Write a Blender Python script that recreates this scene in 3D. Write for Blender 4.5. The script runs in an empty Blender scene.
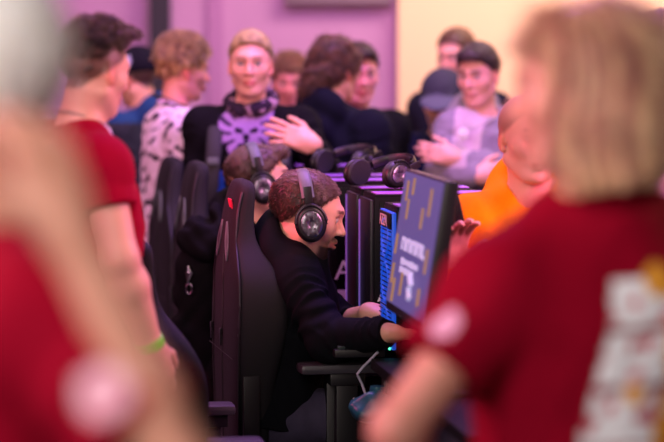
import bpy, bmesh, math, random
import numpy as np
from mathutils import Vector, Matrix

random.seed(7)
RNG = np.random.default_rng(11)
S = bpy.context.scene
COL = S.collection

# ------------------------------------------------------------------ camera geometry
FPX = 2490.0
CAMZ = 1.7
PITCH = math.atan((221 - 38) / FPX)


def W(px, py, Y):
    """world point seen at pixel (px,py) at distance Y down the hall"""
    c, s = math.cos(PITCH), math.sin(PITCH)
    u, v = (px - 332) / FPX, (221 - py) / FPX
    d = np.array([u, c + v * s, -s + v * c])
    return np.array([0, 0, CAMZ]) + d * (Y / d[1])


def nrm(v):
    v = np.asarray(v, float)
    return v / (np.linalg.norm(v) + 1e-12)


def rotz(a):
    c, s = math.cos(a), math.sin(a)
    return np.array([[c, -s, 0], [s, c, 0], [0, 0, 1.0]])


def roty(a):
    c, s = math.cos(a), math.sin(a)
    return np.array([[c, 0, s], [0, 1, 0], [-s, 0, c]])


def rotx(a):
    c, s = math.cos(a), math.sin(a)
    return np.array([[1, 0, 0], [0, c, -s], [0, s, c]])


# ------------------------------------------------------------------ materials
def srgb(r, g, b):
    f = lambda c: (c / 255 / 12.92) if c / 255 <= .04045 else ((c / 255 + .055) / 1.055) ** 2.4
    return (f(r), f(g), f(b))


MATS = {}


def mat(name, col=(.5, .5, .5), rough=.6, metal=0, bump=0, scale=200, spec=.5, attr=False, emit=None, estr=1, vary=0,
        sss=0, stretch=None, coat=0, sheen=0):
    if name in MATS:
        return MATS[name]
    m = bpy.data.materials.new(name)
    m.use_nodes = True
    nt = m.node_tree
    b = nt.nodes['Principled BSDF']
    b.inputs['Roughness'].default_value = rough
    b.inputs['Metallic'].default_value = metal
    b.inputs['Specular IOR Level'].default_value = spec
    b.inputs['Base Color'].default_value = (*col, 1)
    if coat:
        b.inputs['Coat Weight'].default_value = coat
    if sheen:
        b.inputs['Sheen Weight'].default_value = sheen
        b.inputs['Sheen Roughness'].default_value = .5
    if sss:
        b.inputs['Subsurface Weight'].default_value = sss
        b.inputs['Subsurface Radius'].default_value = (.9, .35, .2)
        b.inputs['Subsurface Scale'].default_value = .012
    tc = nt.nodes.new('ShaderNodeTexCoord')
    vec = tc.outputs['Object']
    if stretch:
        mp = nt.nodes.new('ShaderNodeMapping')
        mp.inputs['Scale'].default_value = stretch
        nt.links.new(vec, mp.inputs[0])
        vec = mp.outputs[0]
    src = None
    if attr:
        a = nt.nodes.new('ShaderNodeAttribute')
        a.attribute_name = 'col'
        src = a.outputs['Color']
    if vary:
        n = nt.nodes.new('ShaderNodeTexNoise')
        n.inputs['Scale'].default_value = scale * .25
        n.inputs['Detail'].default_value = 4
        nt.links.new(vec, n.inputs['Vector'])
        mr = nt.nodes.new('ShaderNodeMapRange')
        mr.inputs['To Min'].default_value = 1 - vary
        mr.inputs['To Max'].default_value = 1 + vary
        nt.links.new(n.outputs['Fac'], mr.inputs['Value'])
        vm = nt.nodes.new('ShaderNodeVectorMath')
        vm.operation = 'SCALE'
        if src:
            nt.links.new(src, vm.inputs[0])
        else:
            vm.inputs[0].default_value = col
        nt.links.new(mr.outputs[0], vm.inputs['Scale'])
        src = vm.outputs[0]
    if src:
        nt.links.new(src, b.inputs['Base Color'])
    if bump:
        n = nt.nodes.new('ShaderNodeTexNoise')
        n.inputs['Scale'].default_value = scale
        n.inputs['Detail'].default_value = 3
        nt.links.new(vec, n.inputs['Vector'])
        bp = nt.nodes.new('ShaderNodeBump')
        bp.inputs['Strength'].default_value = bump
        bp.inputs['Distance'].default_value = .004
        nt.links.new(n.outputs['Fac'], bp.inputs['Height'])
        nt.links.new(bp.outputs[0], b.inputs['Normal'])
    if emit:
        b.inputs['Emission Color'].default_value = (*emit, 1)
        b.inputs['Emission Strength'].default_value = estr
    MATS[name] = m
    return m


SKIN = mat('skin', attr=True, rough=.48, sss=.12, bump=.08, scale=260, spec=.45)
CLOTH = mat('woven_cloth', attr=True, rough=.85, bump=.25, scale=420, vary=.12, spec=.08, sheen=.0)
HAIRM = mat('hair', attr=True, rough=.5, spec=.45, vary=.2, scale=500, sss=.35)
HAIRM.node_tree.nodes['Principled BSDF'].inputs['Subsurface Radius'].default_value = (1, .9, .78)
HAIRM.node_tree.nodes['Principled BSDF'].inputs['Subsurface Scale'].default_value = .006
DENIM = mat('dark_denim', srgb(38, 38, 52), rough=.85, bump=.3, scale=300, vary=.2)
SHOE = mat('shoe_rubber', srgb(45, 42, 45), rough=.7, bump=.1, vary=.1)
LEATHER = mat('chair_leatherette', srgb(27, 25, 30), rough=.5, bump=.12, scale=500, spec=.45, vary=.08)
SUEDE = mat('chair_side_fabric', srgb(24, 23, 26), rough=.75, bump=.25, scale=600, spec=.3, vary=.1)
BLACKP = mat('black_plastic', srgb(17, 16, 19), rough=.42, bump=.05, scale=300, vary=.05)
GREYP = mat('grey_plastic', srgb(92, 98, 104), rough=.5, bump=.08, scale=300, vary=.05)
CHROME = mat('brushed_metal', srgb(130, 128, 138), rough=.36, metal=1, bump=.05, scale=400)
CASE = mat('powder_coated_steel', srgb(10, 9, 13), rough=.5, bump=.06, scale=500, spec=.12)
TOPGLOW = mat('painted_violet_light', srgb(150, 92, 205), rough=.45, bump=.05, scale=400, vary=.05)  # violet light falling on the tower tops, put into the colour
WHITEP = mat('white_print', srgb(225, 222, 228), rough=.6, vary=.04)
REDTAG = mat('red_woven_tag', srgb(225, 25, 70), rough=.6, bump=.2, vary=.08)
PADM = mat('ear_pad_leatherette', srgb(24, 22, 26), rough=.6, bump=.15, scale=300)


# ------------------------------------------------------------------ object helpers
def link(o, parent=None):
    COL.objects.link(o)
    if parent is not None:
        o.parent = parent
    return o


def tag(o, label=None, cat=None, group=None, kind=None):
    if label: o['label'] = label
    if cat: o['category'] = cat
    if group: o['group'] = group
    if kind: o['kind'] = kind
    return o


def empty(name, loc, rz=0, label=None, cat=None, group=None):
    o = bpy.data.objects.new(name, None)
    o.empty_display_size = .1
    o.location = tuple(float(v) for v in loc)
    o.rotation_euler = (0, 0, rz)
    link(o)
    return tag(o, label, cat, group)


def mesh_obj(name, verts, faces, material, parent=None, cols=None, smooth=True):
    me = bpy.data.meshes.new(name)
    verts = np.asarray(verts, np.float32)
    if isinstance(faces, np.ndarray):
        k = faces.shape[1]
        me.vertices.add(len(verts))
        me.vertices.foreach_set('co', verts.ravel())
        me.loops.add(faces.size)
        me.loops.foreach_set('vertex_index', faces.astype(np.int32).ravel())
        me.polygons.add(len(faces))
        me.polygons.foreach_set('loop_start', np.arange(0, faces.size, k, dtype=np.int32))
        me.update(calc_edges=True)
        me.validate()
    else:
        me.from_pydata([tuple(map(float, v)) for v in verts], [], faces)
        me.update()
    if smooth:
        me.polygons.foreach_set('use_smooth', np.ones(len(me.polygons), bool))
    if cols is not None:
        at = me.attributes.new('col', 'FLOAT_COLOR', 'POINT')
        c4 = np.ones((len(verts), 4), np.float32)
        c4[:, :3] = cols
        at.data.foreach_set('color', c4.ravel())
    me.materials.append(material)
    return link(bpy.data.objects.new(name, me), parent)


class MB:
    """collects boxes, tubes and lathes and links them as one mesh"""
    def __init__(s):
        s.v, s.f = [], []

    def add(s, v, f):
        n = len(s.v)
        s.v += [tuple(map(float, p)) for p in v]
        s.f += [tuple(i + n for i in q) for q in f]

    def box(s, c, half, R=None, bev=0.0):
        R = np.eye(3) if R is None else R
        bm = bmesh.new()
        bmesh.ops.create_cube(bm, size=2)
        for v in bm.verts:
            v.co = Vector((v.co.x * half[0], v.co.y * half[1], v.co.z * half[2]))
        if bev:
            bmesh.ops.bevel(bm, geom=bm.edges[:], offset=bev, segments=2, profile=.6, affect='EDGES')
        bm.verts.index_update()
        s.add([np.asarray(c) + R @ np.array(v.co) for v in bm.verts], [[v.index for v in f.verts] for f in bm.faces])
        bm.free()
        return s

    def tube(s, pts, rad, n=10, flat=None, up=(0, 0, 1), caps=True, closed=False):
        """swept tube; flat=(a,b) makes an elliptical/ribbon section; rad number or list"""
        pts = [np.asarray(p, float) for p in pts]
        m = len(pts)
        rad = [rad] * m if np.isscalar(rad) else rad
        V = []
        up = nrm(up)
        for i, p in enumerate(pts):
            if closed:
                t = nrm(pts[(i + 1) % m] - pts[i - 1])
            else:
                t = nrm(pts[min(i + 1, m - 1)] - pts[max(i - 1, 0)])
            a = np.cross(up, t)
            if np.linalg.norm(a) < 1e-3: a = np.cross((1, 0, 0.01), t)
            a = nrm(a); b = np.cross(t, a)
            fa, fb = flat if flat else (1, 1)
            for j in range(n):
                q = 2 * math.pi * j / n
                V.append(p + rad[i] * (a * math.cos(q) * fa + b * math.sin(q) * fb))
        Fc = []
        for i in range(m if closed else m - 1):
            i2 = (i + 1) % m
            for j in range(n):
                Fc.append((i * n + j, i * n + (j + 1) % n, i2 * n + (j + 1) % n, i2 * n + j))
        if caps and not closed:
            Fc.append(tuple(range(n - 1, -1, -1)))
            Fc.append(tuple((m - 1) * n + j for j in range(n)))
        s.add(V, Fc)
        return s

    def lathe(s, prof, c, axis, n=32):
        """prof list of (r, h) along axis from c"""
        axis = nrm(axis)
        a = nrm(np.cross(axis, (0.1, 0.2, 1)) if abs(axis[2]) < .9 else np.cross(axis, (1, 0, 0)))
        b = np.cross(axis, a)
        V, Fc = [], []
        for r, h in prof:
            for j in range(n):
                q = 2 * math.pi * j / n
                V.append(np.asarray(c) + axis * h + r * (a * math.cos(q) + b * math.sin(q)))
        for i in range(len(prof) - 1):
            for j in range(n):
                Fc.append((i * n + j, i * n + (j + 1) % n, (i + 1) * n + (j + 1) % n, (i + 1) * n + j))
        Fc.append(tuple(range(n - 1, -1, -1)))
        Fc.append(tuple((len(prof) - 1) * n + j for j in range(n)))
        s.add(V, Fc)
        return s

    def build(s, name, material, parent=None, smooth=True, sub=0, bevel=0):
        o = mesh_obj(name, s.v, s.f, material, parent, smooth=smooth)
        if bevel:
            b = o.modifiers.new('bevel', 'BEVEL'); b.width = bevel; b.segments = 2; b.limit_method = 'ANGLE'
        if sub:
            q = o.modifiers.new('subdivision', 'SUBSURF'); q.levels = sub; q.render_levels = sub
        if smooth and not sub:
            try:
                o.data.set_sharp_from_angle(angle=math.radians(40))
            except Exception:
                pass
        return o


# ------------------------------------------------------------------ signed-distance bodies
def wn(x, y, z, f, seed):
    r = random.Random(seed)
    t = 0
    for i in range(3):
        d = [r.uniform(-1, 1) for _ in range(6)]
        p = [r.uniform(0, 6.28) for _ in range(2)]
        t = t + np.sin(f * (d[0] * x + d[1] * y + d[2] * z) * 1.6 + p[0] + 1.8 * np.sin(f * .7 * (d[3] * x + d[4] * y + d[5] * z) + p[1]))
    return t / 3


class Field:
    def __init__(s, h):
        s.h, s.ops = h, []

    def _push(s, fn, lo, hi, op, k):
        s.ops.append((fn, np.asarray(lo, float), np.asarray(hi, float), op, k))

    def cone(s, a, b, ra, rb, k=.02, op='u', fold=None, clip=None):
        a = np.asarray(a, float); b = np.asarray(b, float)
        ba = b - a; L2 = ba @ ba + 1e-12; L = math.sqrt(L2)
        sv = nrm(np.cross(ba, (.3, .9, .2))); sw = nrm(np.cross(ba, sv))

        def fn(x, y, z):
            px, py, pz = x - a[0], y - a[1], z - a[2]
            t = np.clip((px * ba[0] + py * ba[1] + pz * ba[2]) / L2, 0, 1)
            dx, dy, dz = px - t * ba[0], py - t * ba[1], pz - t * ba[2]
            d = np.sqrt(dx * dx + dy * dy + dz * dz)
            r = ra + (rb - ra) * t
            if fold:
                amp, n, tw, ph = fold[:4]
                u = (dx * sv[0] + dy * sv[1] + dz * sv[2]) / (r + .01)
                w = (dx * sw[0] + dy * sw[1] + dz * sw[2]) / (r + .01)
                f = np.sin(6.283 * n * t + tw * u + ph + 1.8 * np.sin(2.3 * w + ph * 2 + 5 * t))
                f2 = np.sin(6.283 * n * 1.7 * t - tw * w * 1.6 + ph * 3 + 2.0 * np.sin(2 * u + 4 * t))
                f = (1 - 2 * np.abs(f) ** .8) * (.5 + .5 * np.sin(1.7 * u + 7 * t + ph))
                f2 = f2 * (.5 + .5 * np.sin(2.1 * w - 5 * t + ph * 2))
                r = r + amp * (f * .75 + f2 * .6)
            d = d - r
            if clip is not None:
                d = np.maximum(d, (x - clip[0][0]) * clip[1][0] + (y - clip[0][1]) * clip[1][1] + (z - clip[0][2]) * clip[1][2])
            return d
        m = max(ra, rb) + (fold[0] * 1.2 if fold else 0)
        s._push(fn, np.minimum(a, b) - m, np.maximum(a, b) + m, op, k)
        return s

    def ell(s, c, r, R=None, k=.02, op='u'):
        c = np.asarray(c, float); r = np.asarray(r, float) * np.ones(3)
        R = np.eye(3) if R is None else R

        def fn(x, y, z):
            px, py, pz = x - c[0], y - c[1], z - c[2]
            q = [(px * R[0, i] + py * R[1, i] + pz * R[2, i]) for i in range(3)]
            k0 = np.sqrt(sum((q[i] / r[i]) ** 2 for i in range(3)))
            k1 = np.sqrt(sum((q[i] / r[i] ** 2) ** 2 for i in range(3))) + 1e-9
            return k0 * (k0 - 1) / k1
        e = np.sqrt(((R * r) ** 2).sum(1))
        s._push(fn, c - e, c + e, op, k)
        return s

    def box(s, c, half, rad, R=None, k=.01, op='u'):
        c = np.asarray(c, float); hf = np.asarray(half, float) - rad
        R = np.eye(3) if R is None else R

        def fn(x, y, z):
            px, py, pz = x - c[0], y - c[1], z - c[2]
            q = [np.abs(px * R[0, i] + py * R[1, i] + pz * R[2, i]) - hf[i] for i in range(3)]
            out = np.sqrt(sum(np.maximum(t, 0) ** 2 for t in q))
            return out + np.minimum(np.maximum(np.maximum(q[0], q[1]), q[2]), 0) - rad
        e = np.abs(R) @ np.asarray(half, float)
        s._push(fn, c - e, c + e, op, k)
        return s

    def loft(s, rows, Fd, Sd, k=.03, op='u', ex=2.3):
        """rows: (centre, half depth, half width) from bottom to top"""
        Cn = np.array([r[0] for r in rows], float)
        A = np.array([r[1] for r in rows], float); B = np.array([r[2] for r in rows], float)
        U = nrm(Cn[-1] - Cn[0]); L = np.linalg.norm(Cn[-1] - Cn[0])
        Fd = nrm(Fd - U * (U @ Fd)); Sd = nrm(np.cross(U, Fd)) * np.sign(np.cross(U, Fd) @ Sd)
        T = (Cn - Cn[0]) @ U
        tt = np.linspace(0, L, 80)

        def sm(y):
            v = np.interp(tt, T, y)
            p = np.pad(v, 6, mode='reflect', reflect_type='odd')
            return np.convolve(p, np.ones(13) / 13, 'valid')
        tab = [sm(Cn[:, 0]), sm(Cn[:, 1]), sm(Cn[:, 2]), sm(A), sm(B)]
        C0 = Cn[0]

        def fn(x, y, z):
            t = (x - C0[0]) * U[0] + (y - C0[1]) * U[1] + (z - C0[2]) * U[2]
            tc = np.clip(t, 0, L)
            g = [np.interp(tc, tt, q) for q in tab]
            dx, dy, dz = x - g[0], y - g[1], z - g[2]
            f = np.abs(dx * Fd[0] + dy * Fd[1] + dz * Fd[2]) / g[3]
            w = np.abs(dx * Sd[0] + dy * Sd[1] + dz * Sd[2]) / g[4]
            rr = (f ** ex + w ** ex) ** (1 / ex)
            d = (rr - 1) * np.minimum(g[3], g[4]) * 1.05
            e = np.maximum(t - L, -t)
            return np.where(e > 0, np.sqrt(np.maximum(d, 0) ** 2 + e ** 2), np.maximum(d, e * .6 if False else d))
        m = max(A.max(), B.max())
        s._push(fn, Cn.min(0) - m, Cn.max(0) + m, op, k)
        return s

    def cut(s, p, n, lo, hi, k=.004):
        p = np.asarray(p, float); n = nrm(n)
        s._push(lambda x, y, z: (x - p[0]) * n[0] + (y - p[1]) * n[1] + (z - p[2]) * n[2], lo, hi, 'x', k)
        return s

    def func(s, fn, lo, hi, op='x', k=.004):
        s._push(fn, lo, hi, op, k)
        return s

    def noise(s, amp, f, seed, lo=None, hi=None):
        s._push(lambda x, y, z: amp * wn(x, y, z, f, seed), lo if lo is not None else [-9] * 3, hi if hi is not None else [9] * 3, 'd', 0)
        return s

    def mesh(s):
        h = s.h
        us = [o for o in s.ops if o[3] == 'u']
        lo = np.min([o[1] for o in us], 0) - 4 * h - .012
        hi = np.max([o[2] for o in us], 0) + 4 * h + .012
        n = np.ceil((hi - lo) / h).astype(int) + 1
        D = np.ones(n, np.float32)
        ax = [lo[i] + h * np.arange(n[i]) for i in range(3)]
        for fn, l, u, op, k in s.ops:
            m = max(k, 3 * h) + .006
            if op == 'd': m = 0
            i0 = np.clip(np.floor((l - m - lo) / h).astype(int), 0, n)
            i1 = np.clip(np.ceil((u + m - lo) / h).astype(int) + 1, 0, n)
            if (i1 <= i0).any(): continue
            sl = tuple(slice(i0[i], i1[i]) for i in range(3))
            x = ax[0][sl[0]][:, None, None]; y = ax[1][sl[1]][None, :, None]; z = ax[2][sl[2]][None, None, :]
            q = fn(x, y, z)
            d = D[sl]
            if op == 'u':
                if k > 0:
                    e = np.maximum(k - np.abs(d - q), 0) / k
                    D[sl] = np.minimum(d, q) - e * e * k * .25
                else:
                    D[sl] = np.minimum(d, q)
            elif op == 's':
                q = -q
                if k > 0:
                    e = np.maximum(k - np.abs(d - q), 0) / k
                    D[sl] = np.maximum(d, q) + e * e * k * .25
                else:
                    D[sl] = np.maximum(d, q)
            elif op == 'x':
                e = np.maximum(k - np.abs(d - q), 0) / k
                D[sl] = np.maximum(d, q) + e * e * k * .25
            elif op == 'd':
                D[sl] = np.where(np.abs(d) < .06, d + q, d)
        return surface_nets(D, lo, h)


def surface_nets(D, lo, h):
    Sg = D < 0
    n = D.shape
    a = np.zeros([k - 1 for k in n], np.int8)
    for i in (0, 1):
        for j in (0, 1):
            for k in (0, 1):
                a += Sg[i:n[0] - 1 + i, j:n[1] - 1 + j, k:n[2] - 1 + k]
    act = (a > 0) & (a < 8)
    idx = np.argwhere(act)
    ids = -np.ones(act.shape, np.int32)
    ids[act] = np.arange(len(idx))
    P = np.zeros((len(idx), 3)); C = np.zeros(len(idx))
    cor = {}
    for i in (0, 1):
        for j in (0, 1):
            for k in (0, 1):
                cor[i, j, k] = D[idx[:, 0] + i, idx[:, 1] + j, idx[:, 2] + k]
    for c0 in cor:
        for axis in range(3):
            if c0[axis]: continue
            c1 = list(c0); c1[axis] = 1; c1 = tuple(c1)
            d0, d1 = cor[c0], cor[c1]
            x = (d0 < 0) != (d1 < 0)
            t = np.where(x, np.clip(d0 / np.where(x, d0 - d1, 1), 0, 1), 0)
            p = np.tile(np.array(c0, float), (len(idx), 1)); p[:, axis] += t
            P[x] += p[x]; C[x] += 1
    V = lo + h * (idx + P / C[:, None])
    quads = []
    for axis in range(3):
        s0 = [slice(0, n[i]) for i in range(3)]; s1 = list(s0)
        s0[axis] = slice(0, n[axis] - 1); s1[axis] = slice(1, n[axis])
        A, B = Sg[tuple(s0)], Sg[tuple(s1)]
        e = np.argwhere(A != B)
        u, v = (axis + 1) % 3, (axis + 2) % 3
        ok = (e[:, u] > 0) & (e[:, v] > 0) & (e[:, u] < n[u] - 1) & (e[:, v] < n[v] - 1)
        e = e[ok]
        inside = A[e[:, 0], e[:, 1], e[:, 2]]
        q = []
        for du, dv in ((-1, -1), (0, -1), (0, 0), (-1, 0)):
            f = e.copy(); f[:, u] += du; f[:, v] += dv
            q.append(ids[f[:, 0], f[:, 1], f[:, 2]])
        q = np.stack(q, 1)
        q[~inside] = q[~inside][:, ::-1]
        quads.append(q)
    return V, np.concatenate(quads)


def normals(V, Q):
    N = np.zeros_like(V)
    fn = np.cross(V[Q[:, 2]] - V[Q[:, 0]], V[Q[:, 3]] - V[Q[:, 1]])
    for i in range(4):
        np.add.at(N, Q[:, i], fn)
    return N / (np.linalg.norm(N, axis=1, keepdims=True) + 1e-12)


def ss(a, b, x):
    t = np.clip((x - a) / (b - a), 0, 1)
    return t * t * (3 - 2 * t)


# ------------------------------------------------------------------ heads, hands, hair
def head_ops(F, R, c, s=1.0, fem=0.0, nose=1.0, jaw=1.0):
    P = lambda x, y, z: c + R @ (s * np.array([x, y, z]))
    e = lambda x, y, z, r, k=.015, op='u', RR=None: F.ell(P(x, y, z), np.array(r) * s, R if RR is None else R @ RR, k * s, op)
    cn = lambda a, b, ra, rb, k=.012, op='u': F.cone(P(*a), P(*b), ra * s, rb * s, k * s, op)
    e(-.014, 0, .040, (.096, .0755, .080), 0)
    e(.034, 0, -.012, (.056, .057, .078), .03)
    for y in (-1, 1):
        cn((-.004, y * .052 * jaw, -.048), (.05, y * .024 * jaw, -.086), .017, .017, .03)
        e(.048, y * .042, -.012, (.022, .02, .018), .025)
    e(.066, 0, -.088, (.018, .02 * jaw, .016), .025)
    cn((.074, -.03, .034), (.083, 0, .036), .011, .011, .018)
    cn((.074, .03, .034), (.083, 0, .036), .011, .011, .018)
    for y in (-1, 1):
        e(.092, y * .031, .013, (.016, .017, .011), .016, 's')
        e(.0715, y * .031, .014, (.0125, .013, .0115), .004)
    cn((.082, 0, .024), (.104 + .004 * nose, 0, -.016), .0075, .0105 * nose, .012)
    for y in (-1, 1):
        e(.094, y * .012, -.02, (.01, .0075, .007), .008)
    cn((.0835, -.017, -.047), (.0935, 0, -.0445), .0055, .0075, .008)
    cn((.0835, .017, -.047), (.0935, 0, -.0445), .0055, .0075, .008)
    cn((.083, -.013, -.058), (.0915, 0, -.0595), .006, .008, .008)
    cn((.083, .013, -.058), (.0915, 0, -.0595), .006, .008, .008)
    cn((.097, -.02, -.0525), (.097, .02, -.0525), .003, .003, .003, 's')
    for y in (-1, 1):
        T = rotz(y * .35) @ roty(-.2)
        e(-.012, y * .0735, .002, (.017, .0095, .031), .008, 'u', T)
        e(-.006, y * .0865, .006, (.0095, .006, .019), .005, 's', T)
        cn((.004, y * .073, -.022), (.002, y * .074, -.026), .007, .007, .006)


def skin_colour(V, R, c, s, o):
    base = np.array(o.get('skin', srgb(222, 170, 142)))
    Cc = np.tile(base, (len(V), 1))
    q = ((V - c) @ R) / s
    x, y, z = q.T
    nearh = np.linalg.norm(q, axis=1) < .17

    def mix(w, col):
        w = (w * nearh)[:, None]
        Cc[:] = Cc * (1 - w) + np.array(col) * w
    hc = np.array(o.get('hair', srgb(60, 42, 30)))
    mix(.35 * ss(.05, .075, x) * ss(.06, .035, np.abs(y)) * ss(-.035, -.01, z) * ss(.03, .005, z), base * np.array([1, .75, .7]))
    mix(.75 * ss(.066, .08, np.abs(y)) * ss(.05, .03, np.abs(z)) * ss(.03, .01, np.abs(x + .012)), base * np.array([1.02, .55, .5]))  # ears naturally redder, plus red light shining through them put into the colour
    st = o.get('stubble', 0)
    if st:
        w = ss(-.02, -.04, z) * ss(-.0, .02, x) * ss(.012, .02, np.abs(z + .052) + np.abs(y) * .5)
        mix(st * .45 * w, hc * .8)
    gt = o.get('goatee', 0)
    if gt:
        w = ss(-.056, -.066, z) * ss(.015, .04, x) * ss(.065, .045, np.abs(y))
        w2 = ss(-.03, -.036, z) * ss(-.05, -.043, z) * ss(.07, .085, x) * ss(.03, .024, np.abs(y))
        w3 = ss(-.03, -.05, z) * ss(-.02, .03, x) * .6
        mix(gt * np.maximum(np.maximum(w, w2 * .8), w3), hc * .5)
    bz = o.get('buzz', 0)
    if bz:
        g = np.interp(x, [-.1, -.06, -.02, .03, .06, .1], [-.075, -.05, -.0, .035, .07, .075])
        mix(bz * ss(-.004, .012, z - g), hc)
    mix(ss(.026, .02, np.abs(y)) * ss(.009, .006, np.abs(z + .052 + .1 * np.abs(y))) * ss(.076, .083, x) * .8, o.get('lip', srgb(190, 95, 95)))
    br = ss(.010, .014, np.abs(y)) * ss(.05, .042, np.abs(y)) * ss(.006, .0035, np.abs(z - .039 + .12 * np.abs(np.abs(y) - .03))) * ss(.05, .06, x)
    mix(br * .85, hc * .8)
    for sy in (-1, 1):
        r = np.sqrt((y - sy * .031) ** 2 + (z - .014) ** 2 * 1.9)
        m = (x > .068)
        mix(m * ss(.0135, .0115, r), srgb(205, 190, 185))
        mix(m * ss(.0062, .005, np.sqrt((y - sy * .031) ** 2 + (z - .014) ** 2)), srgb(60, 50, 45))
        mix(m * ss(.004, .002, np.abs(z - .0225 + 9 * (y - sy * .031) ** 2)) * (np.abs(y - sy * .031) < .014) * .8, srgb(45, 30, 26))
    return Cc


def hand_ops(F, w, d, n, side, curl=.35, s=1.0, spread=.06, thumb=.5, curls=None):
    d = nrm(d); n = nrm(n - d * (d @ n))
    t = np.cross(n, d) * (1 if side == 'r' else -1)
    R = np.stack([d, t, n], 1)
    F.box(w + d * .046 * s, np.array([.05, .039, .0145]) * s, .0135 * s, R, .012 * s)
    F.cone(w - d * .01, w + d * .03 * s, .026 * s, .026 * s, .02 * s)
    for i, L in enumerate((.074, .082, .077, .06)):
        cu = curls[i] if curls else curl * (1 + .12 * i)
        a = spread * (1.5 - i)
        p = w + d * (.09 - .004 * abs(i - 1)) * s + t * (.0285 - .0195 * i) * s
        ang = cu * .7
        fd0 = nrm(d * math.cos(a) + t * math.sin(a))
        r = .0092 * s if i < 3 else .008 * s
        p = p - fd0 * .012 * s
        for j, fr in enumerate((.5, .3, .24)):
            fd = fd0 * math.cos(ang) - n * math.sin(ang)
            q = p + fd * (L * fr + (.012 if j == 0 else 0)) * s
            F.cone(p, q, r, r * .92, .004 * s)
            p = q; r *= .93
            ang += cu
    p = w + d * .022 * s + t * .026 * s
    td = nrm(d * .75 + t * .75 - n * thumb * .6)
    q = p + td * .042 * s
    F.cone(p, q, .0135 * s, .0115 * s, .012 * s)
    td2 = nrm(d * .95 + t * .3 - n * thumb * .8)
    q2 = q + td2 * .034 * s
    F.cone(q, q2, .0108 * s, .0095 * s, .004 * s)
    F.cone(q2, q2 + nrm(td2 - n * .2) * .022 * s, .0096 * s, .0075 * s, .004 * s)


def strands(V, N, n, L, flow, wid=.0009, curl=0, cfreq=3, seg=4, seed=1, cols=None, lift=.3, keep=None, jit=.22):
    """tapered three-sided strands growing from a hair shell"""
    rg = np.random.default_rng(seed)
    pool = np.arange(len(V)) if keep is None else np.flatnonzero(keep)
    if not len(pool): return np.zeros((0, 3)), np.zeros((0, 4), int), np.zeros((0, 3))
    ii = rg.choice(pool, n)
    p = V[ii] + rg.normal(0, .002, (n, 3)); nn = N[ii]
    fl = flow(p)
    d = fl - nn * (fl * nn).sum(1, keepdims=True) * .7 + lift * nn + rg.normal(0, jit, (n, 3))
    d /= np.linalg.norm(d, axis=1, keepdims=True) + 1e-9
    LL = (L * rg.uniform(.6, 1.2, n))[:, None]
    a = np.cross(d, nn); a /= np.linalg.norm(a, axis=1, keepdims=True) + 1e-9
    b = np.cross(d, a)
    ph = rg.uniform(0, 6.28, n)[:, None]
    pts = []
    for k in range(seg + 1):
        t = k / seg
        q = p + d * LL * t * (1 - .15 * t)
        if curl:
            g = 6.28 * cfreq * t + ph
            q = q + curl * t ** .5 * (a * np.cos(g) + b * np.sin(g)) - d * LL * t * .35
        pts.append(q)
    vs, qs = [], []
    for k, q in enumerate(pts):
        w = wid * (1 - .75 * k / seg)
        for j in range(3):
            an = 2.094 * j
            vs.append(q + w * (a * math.cos(an) + b * math.sin(an)))
    VS = np.stack(vs, 1).reshape(-1, 3)
    m = (seg + 1) * 3
    base = (np.arange(n) * m)[:, None]
    for k in range(seg):
        for j in range(3):
            qs.append(np.concatenate([base + k * 3 + j, base + k * 3 + (j + 1) % 3, base + (k + 1) * 3 + (j + 1) % 3, base + (k + 1) * 3 + j], 1))
    Q = np.concatenate(qs)
    cc = cols[ii] * rg.uniform(.8, 1.25, (n, 1)) if cols is not None else np.ones((n, 3))
    return VS, Q, np.repeat(cc, m, 0)


HAIRLINE = ([-.12, -.075, -.045, -.02, .0, .02, .045, .062, .078, .11], [-.07, -.055, -.02, .016, .022, .024, .05, .068, .078, .08])


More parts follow.
